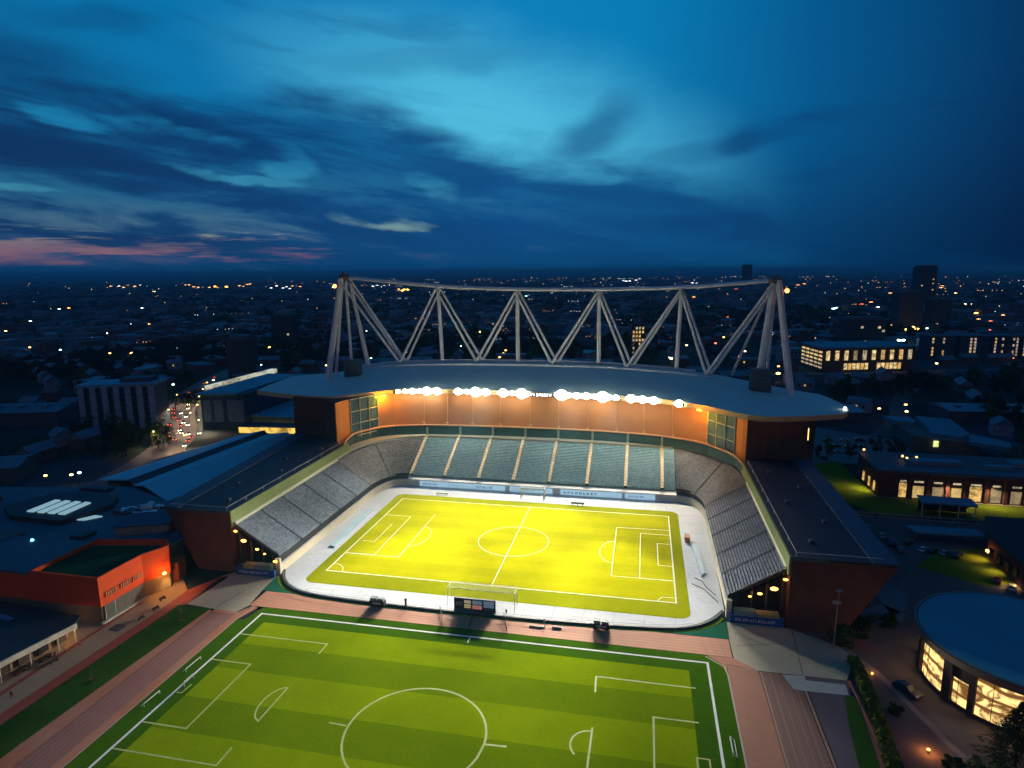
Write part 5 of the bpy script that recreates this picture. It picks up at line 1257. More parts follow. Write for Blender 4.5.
# parked cars right
PK = [(123.5,27,78),(124.6,21,78),(125.4,15.6,78),(130.2,22.6,50),(132.6,17.2,50),(135.2,16.6,50),(138.2,15.6,50),(141,14.4,50),(121.6,34,78),
      (141,146,0),(147,146,0),(153,147,0),(138,134,0),(144,134,0),(151,135,0),(129,122,90),(129,128,90),(140,158,0),(148,159,0),(156,160,0),(160,-8,0),(145,-2,60),(147,-6,60)]
for i, (x, y, a) in enumerate(PK):
    k = names[(i*5+1) % len(names)]; nm_ = {'navy':'dark blue','silver':'silver','black':'black','white':'white','maroon':'dark red','slate':'slate grey'}[k]
    where = 'in the far car park behind the lawn' if y > 100 else ('parked in the row by the small lit lawn' if y > 10 else 'parked beside the dark lodge')
    place_car(k, x, y, R(a), nm_+' car '+where, nm_+' cars '+where, .0)
for k, p in protos.items():
    if k not in used_proto:
        for q in KIDS[p.name]: bpy.data.objects.remove(q, do_unlink=True)
        bpy.data.objects.remove(p, do_unlink=True)

# ================================================================== TREES AND HEDGES
def leaf_mat(name, a, b_):
    m = bpy.data.materials.new(name); m.use_nodes = True; t = NT(m.node_tree); b = t.n['Principled BSDF']
    oi = t.new('ShaderNodeObjectInfo'); n = t.noise(t.new('ShaderNodeTexCoord').outputs['Object'], .6, 3, .6)
    k = t.math('ADD', t.math('MULTIPLY', n, .7), t.math('MULTIPLY', oi.outputs['Random'], .3))
    t.l.new(t.mix(t.smooth(k, .3, .75), a, b_), b.inputs['Base Color']); b.inputs['Roughness'].default_value = .9; b.inputs['Specular IOR Level'].default_value = .1
    return m
leaf_d = leaf_mat('dark_leaves', (.012,.03,.010), (.035,.06,.018)); leaf_g = leaf_mat('green_leaves', (.03,.07,.012), (.075,.12,.02)); leaf_c = leaf_mat('conifer_leaves', (.010,.022,.010), (.03,.045,.018))
bark = mat('bark', (.05,.035,.025), .9)
def leaves(mb, c, rx, ry, rz, n, s, r_, clumps=9):
    cc = []
    for _ in range(clumps):
        while True:
            p = Vector((r_.uniform(-1,1), r_.uniform(-1,1), r_.uniform(-1,1)))
            if .25 < p.length < .95: break
        cc.append((p, r_.uniform(.28,.5)))
    for i in range(n):
        p, q = cc[i % clumps]; d = Vector((r_.gauss(0,1), r_.gauss(0,1), r_.gauss(0,1))).normalized()*q*r_.uniform(.6,1.05)+p
        o = Vector((c[0]+d.x*rx, c[1]+d.y*ry, c[2]+d.z*rz))
        a = Vector((r_.gauss(0,1), r_.gauss(0,1), r_.gauss(0,1))).normalized(); b = a.orthogonal().normalized(); u = b*s*r_.uniform(.6,1.3); w = a.cross(b)*s*r_.uniform(.6,1.3)
        mb.face([o-u, o-w*.5+u*.2, o+u, o+w])
def tree_proto(name, label, seed, h, kind='round', mt=None, n=420, ls=.55):
    r_ = random.Random(seed); g = empty(name, label, 'tree', 'trees of the town')
    m = MB(); th = h*.42; m.tube((0,0,0),(r_.uniform(-.2,.2),0,th), h*.035, h*.02, 7)
    for k in range(4):
        a = r_.uniform(0, 2*PI); m.tube((0,0,th*r_.uniform(.6,1)),(math.cos(a)*h*.2,math.sin(a)*h*.2,h*r_.uniform(.6,.8)), h*.015, h*.005, 5)
    m.build('trunk', bark, g); c = MB()
    if kind == 'round': leaves(c, (0,0,h*.64), h*.36, h*.36, h*.38, n, ls, r_, 11)
    else:
        for i in range(n):
            t = r_.random()**.8; rad = (1-t)*h*.24+.1; a = r_.uniform(0, 2*PI); q = rad*r_.uniform(.5,1.1)
            o = Vector((math.cos(a)*q, math.sin(a)*q, h*.12+t*h*.88)); u = Vector((math.cos(a), math.sin(a), -.45))*ls*1.5*(1.2-t); w = Vector((-math.sin(a), math.cos(a), 0))*ls*.45
            c.face([o-w, o+u, o+w])
    c.build('crown', mt or leaf_d, g); freeze(g); g.location = (0,0,-400); return g
TP = [tree_proto('broadleaf_tree', 'x', 1, 11), tree_proto('broadleaf_tree', 'x', 2, 13, mt=leaf_g), tree_proto('broadleaf_tree', 'x', 5, 9), tree_proto('conifer_tree', 'x', 7, 12, 'c', leaf_c, 380)]
tused = set()
def tree(k, x, y, sc, label, group):
    if k in tused: t = copy_tree(TP[k])
    else: t = TP[k]; tused.add(k)
    t.location = (x,y,-.2); t.rotation_euler = (0,0,(x*7.3+y*3.1) % 6.28); t.scale = (sc,sc,sc*(.85+.3*((x*1.7) % 1))); t['label'] = label; t['group'] = group
r3 = random.Random(21)
# special trees
bush = empty('round_bush', 'rounded green bush on a short trunk above the end of the hedge', 'tree', None, (91.2,-45.6,0))
c = MB(); leaves(c, (0,0,2.6), 2.7, 2.7, 2.3, 900, .42, random.Random(3), 14); c.build('crown', leaf_g, bush); MB().tube((0,0,0),(0,0,2), .2, k=6).build('trunk', bark, bush)
for (x, y, s_, lb) in ((98.5,-36,2.4,'low dark bush on the forecourt behind the round green bush'),(104,-33,2.8,'low dark bush at the edge of the blue grey yard'),(96,-40,1.9,'small dark bush beside the brick wing of the stadium')):
    o = MB(); leaves(o, (0,0,s_*.55), s_*1.2, s_, s_*.7, 420, .4, random.Random(int(x)), 9); b_ = o.build('bush', leaf_d); b_.location = (x,y,0); tag(b_, lb, 'bush')
cn = empty('conifer_tree', 'large dark spiky tree in front of the lit windows at the lower right corner', 'tree', None, (110.9,-80.8,0)); r_ = random.Random(9)
c = MB()
for i in range(2600):
    t = r_.random()**.85; a = r_.uniform(0, 2*PI); rad = ((1-t)*4.6+.15)*r_.uniform(.45,1.15)*(1+.25*math.sin(a*5+t*9)); o = Vector((math.cos(a)*rad, math.sin(a)*rad, .6+t*12.6))
    u = Vector((math.cos(a), math.sin(a), r_.uniform(-.5,.35)))*1.1*(1.25-t); w = Vector((-math.sin(a), math.cos(a), r_.uniform(-.3,.3)))*.18
    c.face([o-w, o+u, o+w])
c.build('crown', leaf_c, cn); MB().tube((0,0,0),(0,0,12.5), .35, .06, 7).build('trunk', bark, cn)
for (x, y, s_, lb) in ((103.5,-84,2.4,'orange lit low shrub below the round building windows'),(99.6,-83,1.6,'small dark shrub beside the ground lamp'),(106.5,-86,2.6,'shrub between the ground lamp and the spiky tree'),(94.8,-69,1.4,'small dark shrub beside the hedge near the blue car')):
    o = MB(); leaves(o, (0,0,s_*.5), s_, s_, s_*.7, 420, .3, random.Random(int(x*3)), 10); b_ = o.build('shrub', leaf_g if s_ > 2 else leaf_d); b_.location = (x,y,0); tag(b_, lb, 'shrub')
hd = MB(); r_ = random.Random(33)
hp = [(91.6,-52.5),(91.4,-60),(90.4,-72),(88.6,-86),(87,-100),(86,-120)]
hp = resample(hp, 90)
for i, p in enumerate(hp):
    for k in range(150):
        o = Vector((p[0]+r_.uniform(-1.25,1.25), p[1]+r_.uniform(-.5,.5), r_.random()**.7*1.9)); a = Vector((r_.gauss(0,1), r_.gauss(0,1), r_.gauss(0,1))).normalized(); b = a.orthogonal().normalized(); u = b*.26; w = a.cross(b)*.26
        hd.face([o-u, o-w, o+u, o+w])
tag(hd.build('hedge', leaf_mat('hedge_leaves', (.06,.085,.008), (.15,.17,.018))), 'long clipped green hedge between the grass strip and the round building forecourt', 'hedge')
tag(MB().prism([(88.6,-60),(89.0,-60),(88.6,-84),(86,-120),(85.6,-120),(88.2,-84)], 0, .25).build('brick_kerb', mat('pink_kerb', (.20,.08,.07), .8)), 'low pinkish kerb running along the hedge', 'kerb')
gl_ = empty('ground_lamp', 'small orange ground lamp glowing between the kerb path and the shrubs', 'lamp', None, (96.8,-80.1,0))
MB().tube((0,0,0),(0,0,.55), .14, k=8).build('post', steel_dk, gl_); MB().sphere((0,0,.72), .30, 8, 5, (1,1,.6)).build('lamp_head', glow('ground_lamp_glow', (1,.36,.06), 9), gl_)
point('ground_lamp_light', (96.8,-80.1,1.5), 600, (1,.33,.08), .2); point('path_lamp_light', (93.8,-55.5,1.2), 120, (1,.4,.12), .2)
tag(MB().sphere((94.4,-56.5,.5), .22, 8, 5).build('path_lamp', glow('ground_lamp_glow', (1,.36,.06), 9)), 'tiny orange lamp at the head of the pale kerb path', 'lamp')
def tall_pole(label, x, y, h):
    g = empty('light_pole', label, 'light pole', None, (x,y,0)); m = MB(); m.tube((0,0,0),(.3,0,h), .2, .12, 8); m.build('post', mat('grey_pole', (.22,.22,.24), .5), g)
    m = MB(); m.box(-.9,.9,-.2,.2,h-3.4,h-2.7); m.box(-.3,.9,-.25,.25,h-.2,h+.3); m.build('lamp_bracket', mat('grey_pole', (.22,.22,.24)), g)
tall_pole('tall grey lighting pole in front of the right brick wing', 88.8, -46.7, 15)
for i, (x, y) in enumerate(((-76.4,-66.5),(-78.7,-92.5))):
    g = empty('sapling', ['thin bare sapling on the dark grass strip nearest the plaza','thin bare sapling on the dark grass strip lower down the photo'][i], 'tree', 'saplings on the grass strip', (x,y,0))
    m = MB(); m.tube((0,0,0),(.2,0,4.6), .09, .03, 5)
    for k in range(6): a = k*1.1; m.tube((.1,0,2+k*.4),(.1+math.cos(a)*.9,math.sin(a)*.9,2.9+k*.4), .03, .01, 4)
    m.build('trunk', mat('orange_bark', (.22,.09,.04), .8), g); c = MB(); leaves(c, (0,0,.25), .9, .9, .25, 60, .16, random.Random(i), 4); c.build('base_shrub', mat('rust_leaves', (.24,.08,.03), .9), g)

# ================================================================== NAMED BUILDINGS IN THE TOWN
def windows_on(parent, a, b, z0, z1, cols, rows, w, hfrac, off, chooser, name='window'):
    """a..b are the wall's ends seen from outside left to right; each window its own part"""
    a, b = Vector(a), Vector(b); d = (b-a)/cols; n_ = Vector((d.y, -d.x)).normalized()*off; dh = (z1-z0)/rows
    for j in range(rows):
        for i in range(cols):
            mm = chooser(i, j)
            if mm is None: continue
            p = a+d*(i+.5-w/2)+n_; q = a+d*(i+.5+w/2)+n_; zb = z0+dh*j+dh*(1-hfrac)/2; zt = zb+dh*hfrac
            MB().face([(p.x,p.y,zb),(q.x,q.y,zb),(q.x,q.y,zt),(p.x,p.y,zt)]).build(name, mm, parent)
# apartment slab left
ap = empty('apartment_slab', 'long eight storey apartment block with pale vertical strips left of the busy road', 'building')
Aq = [(-279,104),(-241,119),(-247,137),(-285,122)]
MB().prism(Aq, 0, 26).build('wall', mat('dark_apartment_wall', (.035,.065,.11), .8), ap); MB().prism([(-280,103),(-240.4,118),(-246.8,138),(-286,123)], 26.02, 27.6).build('roof', mat('pale_blue_roof', (.10,.30,.44), .5), ap)
MB().prism([(-262,117),(-246,123),(-249,133),(-265,127)], 27.6, 30).build('roof_unit', mat('grey_blue_unit', (.06,.10,.14), .7), ap)
a, b = Vector(Aq[0]), Vector(Aq[1])
for k in (0,2,4,6,8,10,12):
    p = a.lerp(b, (k+.1)/13); q = a.lerp(b, (k+1.05)/13); n_ = Vector((b.y-a.y, a.x-b.x)).normalized()*.9
    MB().prism([tuple(p+n_), tuple(q+n_), tuple(q), tuple(p)], .5, 26.3).build('pale_strip', mat('pale_strip', (.20,.34,.48), .7), ap)
windows_on(ap, Aq[0], Aq[1], 2, 25.5, 13, 8, .55, .5, .25, lambda i, j: dark_glass if i % 2 else None)
# dark blue building behind the left wing, with lit streak
eb2 = empty('blue_roofed_terminal', 'large blue roofed building behind the left wing beside the busy road', 'building')
MB().prism([(-214,124),(-189,129),(-190,196),(-214,196)], 0, 20).build('wall', mat('navy_wall', (.035,.075,.12), .7), eb2)
MB().prism([(-216,122),(-192,127),(-194,198),(-216,198)], 20.02, 21.4).build('roof', mat('blue_terminal_roof', (.07,.26,.38), .5), eb2)
MB().prism([(-192,126.5),(-187.6,128),(-188.6,197),(-194,198)], 20.02, 20.6).build('lower_roof', roof_dark, eb2)
la = empty('low_blue_annex', 'low blue roofed annex between the terminal and the stadium tower', 'building')
MB().prism([(-187,133),(-150,131),(-122,166),(-165,240),(-186,215)], 0, 6.5).build('wall', mat('navy_wall', (.035,.075,.12)), la); MB().prism([(-187,132),(-149,130),(-121,166),(-165,241),(-186,216)], 6.52, 7.4).build('roof', mat('blue_terminal_roof', (.07,.26,.38)), la)
MB().prism([(-166,170),(-146,168),(-145,182),(-166,184)], 7.4, 16).build('stair_block', mat('pale_navy_panel', (.12,.20,.28)), la)
for (t0, t1) in ((.05,.22),(.3,.5),(.6,.96)):
    p = Vector((-214,124)).lerp(Vector((-188,129)), t0); q = Vector((-214,124)).lerp(Vector((-188,129)), t1)
    MB().prism([(p.x,p.y-.5),(q.x,q.y-.5),(q.x,q.y),(p.x,p.y)], 4, 17).build('facade_panel', mat('pale_navy_panel', (.12,.20,.28), .6), eb2)
tag(MB().prism([(-262,190),(-256,192),(-250,262),(-256,262)], 8.0, 10.2).build('lit_arcade', glass_lit('arcade_glass', (1,.76,.42), .55, .9, .2)), 'long lit arcade running along the blue roofed terminal', 'arcade')
tag(MB().prism([(-274,206),(-270,206),(-268,292),(-273,291)], 6.0, 9.5).build('lit_walkway', glass_lit('walkway_glass', (.9,.9,.7), .7, .9, .05)), 'second pale lit strip beyond the terminal roof', 'walkway')
yf = empty('lit_forecourt_shop', 'low shop front glowing yellow behind the left wing roof', 'building')
MB().prism([(-186,118),(-150,122),(-152,130),(-188,128)], 0, 3.6).build('wall', glass_lit('yellow_shop_glass', (1,.62,.12), 1.2, .75, .12), yf); MB().prism([(-187,117),(-149,121),(-152,130),(-189,128)], 3.62, 4.2).build('roof', mat('dark_blue_sheet', (.03,.05,.085)), yf)
# blue gabled hall left of the wing
gh = empty('blue_gabled_hall', 'long hall with twin blue sloped roofs along the left wing', 'building')
MB().prism([(-170,9),(-132,-6),(-118,60),(-126,80),(-160,82),(-172,40)], 0, 8.4).build('wall', mat('navy_wall', (.05,.065,.085)), gh)
sb_ = mat('bright_blue_sheet', (.16,.56,.66), .8, c2=(.20,.64,.74), scale=.04)
def slab(pts, name, mm, par, th=.5): m = MB(); m.prism([(p[0],p[1]) for p in pts], [p[2]-th for p in pts], [p[2] for p in pts]); return m.build(name, mm, par)
slab([(-174,9,8.6),(-152,1,12.6),(-145,81,12.6),(-162,83,8.6)], 'roof', sb_, gh); slab([(-152,1,12.55),(-149,-.5,11.0),(-142.6,80,11.0),(-145,81,12.55)], 'roof_valley', mat('dark_blue_sheet', (.03,.05,.085)), gh)
slab([(-149,-.5,11.0),(-141,-4,12.6),(-131,79,12.6),(-142.6,80,11.0)], 'roof', sb_, gh); slab([(-141,-4,12.55),(-128,-8,8.6),(-118,72,8.6),(-131,79,12.55)], 'roof', sb_, gh)
tag(MB().sphere((-142,-5,8.5), .6, 8, 5).build('gable_lamp', glow('hall_lamp', (1,.45,.08), 14), gh))
# civic hall, right
ch = empty('civic_hall', 'lit two storey civic hall with glowing windows beyond the right trees', 'building')
MB().prism([(198,406),(280,430),(270,470),(190,450)], 0, 20.5).build('wall', mat('brown_civic_wall', (.10,.07,.055), .8), ch); MB().prism([(196,404),(282,429),(271,472),(188,452)], 20.52, 22).build('roof', blue_roof, ch)
windows_on(ch, (198,405.8), (280,429.8), 9.5, 19.5, 10, 1, .42, .86, .4, lambda i, j: [warm2, warm2, warm2, glass_lit('dim_amber_glass', (.9,.66,.35), .35, .6, .4), pale_lit, warm2, glass_lit('amber_glass', (1,.66,.22), .7, .5, .3), warm2, warm1, pale_lit][i])
windows_on(ch, (198,405.8), (280,429.8), 1, 8, 22, 1, .8, .8, .4, lambda i, j: (warm2 if i % 3 else warm1) if 5 <= i <= 10 or 13 <= i <= 18 else None)
windows_on(ch, (190,449.8), (198,406), 2, 19, 5, 5, .8, .5, .4, lambda i, j: warm2 if j > 1 else pale_lit)
# flats row
for q, (x0, y0, x1, y1, seed) in enumerate(((328,519,352,522,1),(356,522,384,526,2),(388,527,412,530,3),(416,531,446,535,4),(452,536,490,541,5))):
    fr_ = empty('flat_block', 'dark block of flats with lit stairwells, number %s in the row' % ['one','two','three','four','five'][q], 'building', 'row of flats beyond the civic hall')
    MB().prism([(x0,y0),(x1,y1),(x1-5,y1+16),(x0-5,y0+16)], 0, 22).build('wall', mat('dark_apartment_wall', (.045,.06,.085)), fr_); MB().prism([(x0-1,y0-1),(x1+1,y1-1),(x1-5,y1+17),(x0-6,y0+17)], 22.02, 23).build('roof', slate_roof, fr_)
    r_ = random.Random(seed); lit = {i for i in range(7) if r_.random() < .42}
    windows_on(fr_, (x0,y0-.1), (x1,y1-.1), 2, 21, 7, 6, .5, .7, .4, lambda i, j: (r_.choice([warm1, pale_lit, pale_lit, glass_lit('pink_glass', (1,.65,.55), .7, .6, .4)]) if i in lit and r_.random() < .9 else (dark_glass if r_.random() < .25 else None)))
def tower_b(label, x, y, w, d, h, seed, lit=.03, rot=.1, group='dark tower blocks on the skyline'):
    g = empty('tower_block', label, 'building', group, (x,y,0), rot)
    MB().box(-w/2,w/2,-d/2,d/2,0,h).build('wall', mat('tower_wall', (.035,.045,.06), .8), g); MB().box(-w/2+2,w/2-2,-d/2+2,d/2-2,h,h+3.5).build('roof_plant', slate_roof, g)
    r_ = random.Random(seed); nr = max(4, int(h/4.5)); nc = max(4, int(w/4.5)); cnt = [0]
    def ch_(i, j):
        if cnt[0] < 60 and r_.random() < lit: cnt[0] += 1; return r_.choice([warm1, pale_lit, warm2])
        return None
    windows_on(g, (-w/2,-d/2), (w/2,-d/2), 2, h-2, nc, nr, .6, .6, .5, ch_)
tower_b('tallest dark slim tower on the right skyline', 633, 1353, 36, 30, 93, 1, .02); tower_b('broad dark tower block left of the slim skyline tower', 421, 846, 34, 22, 55, 2, .01); tower_b('shorter dark tower block beside the broad one on the right skyline', 468, 860, 26, 22, 44, 3, .02)
tower_b('small lit tower block seen through the truss with a column of yellow windows', 35, 500, 13, 12, 34, 5, .75); tower_b('tiny far tower rising at the horizon left of the right truss end', 520, 3100, 40, 40, 110, 6, .01)
tower_b('dark narrow tower block behind the apartment slab', -306, 300, 20, 16, 34, 7, .02); tower_b('dark tower block beyond the left suburb road', -420, 560, 30, 18, 36, 8, .03); tower_b('low dark tower block right of the civic hall', 300, 640, 44, 20, 30, 9, .04)
# large sheds behind the stadium
SH = [(-90,215,44,26,9,.1,'pale blue roofed shed just behind the left end of the truss'),(-30,250,60,30,10,.05,'long pale roofed shed behind the stadium seen through the truss'),(30,300,50,28,9,-.1,'wide grey roofed shed behind the middle of the truss'),(-20,360,70,34,11,.0,'large flat roofed shed in the distance behind the truss'),(90,240,46,24,8,.25,'pale roofed shed behind the right end of the stadium roof'),
      (155,215,30,22,6,.3,'light blue roofed shed right of the stadium roof tip'),(-150,300,50,30,8,.5,'blue roofed shed behind the terminal building'),(-190,380,60,26,7,.4,'long low shed beyond the lit arcade'),(120,330,40,26,9,.2,'dark roofed shed beyond the right end of the truss'),(250,230,60,24,7,.1,'long dark roofed shed beyond the trees right of the blue pavilion'),(290,130,50,30,7,.1,'dark roofed shed at the right edge behind the long brick hall'),(340,190,60,26,8,.2,'far dark shed at the right edge of the photo'),
      (-340,120,60,30,9,.3,'low dark shed left of the apartment slab'),(-330,40,54,24,8,.5,'dark flat roofed shed beside the left side road'),(-255,20,46,22,7,.5,'dark shed between the side road and the trees'),(-300,-20,50,26,8,.4,'low dark shed at the left edge of the photo'),(-235,-35,34,20,7,.4,'small dark shed beside the pale yard at the left edge')]
for (x, y, w, d, h, rz, lb) in SH:
    g = empty('industrial_shed', lb, 'building', 'sheds around the stadium', (x,y,-.2), rz)
    MB().box(-w/2,w/2,-d/2,d/2,0,h).build('wall', mat('shed_wall', (.06,.09,.12), .8), g)
    rm_ = [mat('shed_roof_pale', (.14,.30,.40), .6, var=.25, scale=.05), mat('shed_roof_dark', (.07,.15,.21), .6, var=.3, scale=.05)][0 if ('pale' in lb or 'blue' in lb or 'grey' in lb) else 1]
    m = MB(); e = .8; z0, z1 = h, h+d*.09
    m.face([(-w/2-e,-d/2-e,z0),(w/2+e,-d/2-e,z0),(w/2+e,0,z1),(-w/2-e,0,z1)]); m.face([(-w/2-e,0,z1),(w/2+e,0,z1),(w/2+e,d/2+e,z0),(-w/2-e,d/2+e,z0)]); m.face([(-w/2,-d/2,z0),(-w/2,0,z1),(-w/2,d/2,z0)]); m.face([(w/2,d/2,z0),(w/2,0,z1),(w/2,-d/2,z0)]); m.build('roof', rm_, g)
    for k in range(int(w/14)): MB().box(-w/2+6+k*14,-w/2+9+k*14,-d*.30,-d*.12,z0+d*.02,z0+d*.09+.25).build('roof_light', blue_roof, g)

# ---- houses: a few kinds, then copies
def house_proto(kind, w, d, h, wallm, roofm, lit, flat=False, chim=True):
    g = empty('house' if not flat else 'flat_roof_block', 'x', 'house' if not flat else 'building', 'x')
    MB().box(-w/2,w/2,-d/2,d/2,0,h).build('wall', wallm, g)
    if flat: MB().box(-w/2-.3,w/2+.3,-d/2-.3,d/2+.3,h,h+.6).build('roof', roofm, g)
    else:
        m = MB(); e = .4; r_ = d*.38
        m.face([(-w/2-e,-d/2-e,h),(w/2+e,-d/2-e,h),(w/2+e,0,h+r_),(-w/2-e,0,h+r_)]); m.face([(-w/2-e,0,h+r_),(w/2+e,0,h+r_),(w/2+e,d/2+e,h),(-w/2-e,d/2+e,h)]); m.face([(-w/2,-d/2,h),(-w/2,0,h+r_),(-w/2,d/2,h)]); m.face([(w/2,d/2,h),(w/2,0,h+r_),(w/2,-d/2,h)])
        rf_ = m.build('roof', roofm, g)
        if chim: MB().box(w*.3,w*.3+.9,-.4,.4,h+r_*.5,h+r_+1.2).build('chimney', brick_dk, rf_)
    for i in range(max(2, int(w/4))):
        x = -w/2+2+i*4; mm = dark_glass if not (lit and i == lit-1) else warm1
        MB().face([(x-.7,-d/2-.05,h*.55),(x+.7,-d/2-.05,h*.55),(x+.7,-d/2-.05,h*.8),(x-.7,-d/2-.05,h*.8)]).build('window', mm, g)
    freeze(g); g.location = (0,0,-500); return g
rA = mat('slate_house_roof', (.06,.13,.18), .7, c2=(.12,.21,.28), scale=.2); rB = mat('brown_house_roof', (.06,.085,.11), .8, c2=(.10,.13,.16), scale=.2); wA = mat('house_brick', (.09,.075,.08), .9); wB = mat('house_render', (.18,.24,.30), .9)
HP = [('slate roofed terraced house', house_proto('a', 14, 9, 6, wA, rA, 0)), ('brown roofed brick house', house_proto('b', 11, 8, 5.5, wA, rB, 0)), ('rendered house with one lit window', house_proto('c', 13, 9, 6, wB, rA, 2)), ('long slate roofed terrace', house_proto('d', 26, 9, 6.5, wA, rA, 0)), ('flat roofed block', house_proto('e', 24, 14, 10, wB, blue_roof, 0, True)), ('low flat roofed dark block', house_proto('f', 30, 16, 7, wA, slate_roof, 3, True))]
hused = set()
def yaw_of(x, y): return math.degrees(math.atan2(x-41.7, y+201))
def blocked(x, y, m=0):
    if -250+m < x < 130 and -140 < y < 180: return True
    if -125 < x < 135 and y < 205: return True
    if 100 < x < 235 and -140 < y < 200: return True
    if 180 < x < 300 and 385 < y < 480: return True
    if 318 < x < 500 and 505 < y < 560: return True
    if -300 < x < -225 and 90 < y < 150: return True
    for (sx, sy, w, d, *_r) in SH:
        if abs(x-sx) < w/2+13 and abs(y-sy) < d/2+14: return True
    for L in (road_left, [(105,95),(150,140),(195,215),(212,270),(240,330),(300,420)], [(-900,430),(-500,380),(-250,395),(0,400),(160,380),(420,470),(900,560)], [(150,140),(240,170),(380,200),(600,240)]):
        for a, b in zip(L, L[1:]):
            a_, b_ = Vector(a), Vector(b); p = Vector((x,y)); t = max(0, min(1, (p-a_).dot(b_-a_)/(b_-a_).length_squared))
            if (p-a_.lerp(b_, t)).length < 19: return True
    return False
occ = []
def free(x, y, r):
    for (a, b, q) in occ:
        if abs(a-x) < r+q and abs(b-y) < r+q: return False
    return True
n_h = 0; tries = 0; r4 = random.Random(77); street_pts = []
while n_h < 285 and tries < 4000:
    tries += 1
    dist = 230+r4.random()**1.1*780; az = R(r4.uniform(-52, 28)); x0 = 41.7+dist*math.sin(az); y0 = -201+dist*math.cos(az)
    a = r4.choice([.1,.35,1.2,1.7,2.5])+r4.uniform(-.1,.1); k = r4.randrange(6); n_ = r4.randrange(3, 8)
    for i in range(n_):
        for side in (-1, 1):
            w = (16, 14, 16, 28, 30, 36)[k]; x = x0+math.cos(a)*i*w-math.sin(a)*side*13; y = y0+math.sin(a)*i*w+math.cos(a)*side*13
            if n_h >= 285 or blocked(x, y) or not free(x, y, w*.5) or abs(yaw_of(x, y)+11.7) > 40.5: continue
            kk = k if r4.random() < .8 else r4.choice([0,1,2]); nm_, pr = HP[kk]
            if kk in hused: c = copy_tree(pr)
            else: c = pr; hused.add(kk)
            zone = 'left' if x < -200 else ('right' if x > 150 else 'middle')
            band = 'near' if y < 350 else ('farther' if y < 600 else 'farthest')
            c.location = (x,y,-.3); c.rotation_euler = (0,0,a+(PI if side > 0 else 0)+(0 if math.cos(a) > 0 else PI)); c['label'] = '%s in the %s %s streets' % (nm_, band, zone); c['group'] = '%ss in the %s %s streets' % (nm_, band, zone)
            occ.append((x, y, w*.5)); n_h += 1
        street_pts.append((x0+math.cos(a)*i*w, y0+math.sin(a)*i*w))
# far houses nobody could count
fm = MB(); r5 = random.Random(5)
for i in range(9000):
    dist = 900+r5.random()**1.3*6500; az = R(r5.uniform(-54, 30)); x = 41.7+dist*math.sin(az); y = -201+dist*math.cos(az)
    if r5.random() > .25+.75*(.5+.5*math.sin(x*.004+1)*math.cos(y*.003)): continue
    w = r5.uniform(9, 34)*(1+dist/5000); d = r5.uniform(8, 14)*(1+dist/5000); h = r5.choice([5,6,6,7,9,13]); fm.cur = r5.choice([0,0,1,2]); fm.box(x-w/2,x+w/2,y-d/2,y+d/2,0,h, r5.uniform(0,3.1))
tag(fm.build('distant_houses', [wA, rA, mat('far_roof_pale', (.12,.22,.30), .7)]), kind='stuff')

# ---- trees of the town
TB = []
def belt(x0, y0, x1, y1, w, n, lab, sc=(.7,1.3), kinds=(0,1,2,0)):
    for i in range(n):
        t = r3.random(); x = x0+(x1-x0)*t+r3.uniform(-w, w); y = y0+(y1-y0)*t+r3.uniform(-w, w); TB.append((r3.choice(kinds), x, y, r3.uniform(*sc), lab))
belt(-226,60,-214,84,9,14,'between the apartment block and the gabled hall'); belt(-268,84,-246,96,5,6,'beside the busy road junction'); belt(-285,310,-275,350,9,8,'far up the busy road', (1,1.5))
belt(-240,190,-330,150,14,14,'behind the apartment slab', (.8,1.3)); belt(250,210,330,260,22,26,'in the dark wood right of the blue pavilion',(1,1.5)); belt(190,300,330,330,16,26,'below the civic hall',(1,1.5)); belt(230,140,330,170,16,20,'behind the long brick hall',(.9,1.3))
belt(165,250,185,300,8,10,'beside the right road'); belt(300,350,420,400,20,18,'below the row of flats',(1,1.5)); belt(118,118,160,125,6,7,'round the far car park',(.6,.9)); belt(-115,185,100,190,9,14,'behind the stadium',(.8,1.2))
belt(-420,200,-330,260,30,18,'in the left suburb',(.9,1.4)); belt(-380,20,-330,90,20,12,'by the left side road',(.8,1.2)); belt(-215,-52,-200,-20,5,5,'by the left edge roofs',(.6,.9)); belt(-60,430,120,460,24,18,'far behind the truss',(1,1.6)); belt(205,110,240,118,6,6,'right of the long brick hall',(.7,1))
for (k, x, y, s_, lb) in TB[:260]: tree(k, x, y, s_, '%s %s' % (['spreading broadleaf tree','tall green tree','small dark tree','dark pointed conifer'][k], lb), 'trees '+lb)
for k, p in enumerate(TP):
    if k not in tused:
        for q in KIDS[p.name]: bpy.data.objects.remove(q, do_unlink=True)
        bpy.data.objects.remove(p, do_unlink=True)
wm = MB(); r6 = random.Random(8)
for i in range(14000):
    dist = 700+r6.random()**1.5*5200; az = R(r6.uniform(-54, 30)); x = 41.7+dist*math.sin(az); y = -201+dist*math.cos(az)
    if math.sin(x*.006)*math.cos(y*.005+1)+.3*math.sin(x*.02) < -.02: continue
    s_ = r6.uniform(4, 9)*(1+dist/4000); h = r6.uniform(5, 11)
    a = r6.uniform(0, PI)
    for q in range(2):
        b = a+q*PI/2+r6.uniform(-.3,.3); wm.face([(x-math.cos(b)*s_,y-math.sin(b)*s_,0),(x+math.cos(b)*s_,y+math.sin(b)*s_,0),(x+math.cos(b)*s_*.7,y+math.sin(b)*s_*.7,h*.8),(x+r6.uniform(-2,2),y,h*1.15),(x-math.cos(b)*s_*.75,y-math.sin(b)*s_*.75,h*.7)])
tag(wm.build('distant_woods', leaf_d), kind='stuff')

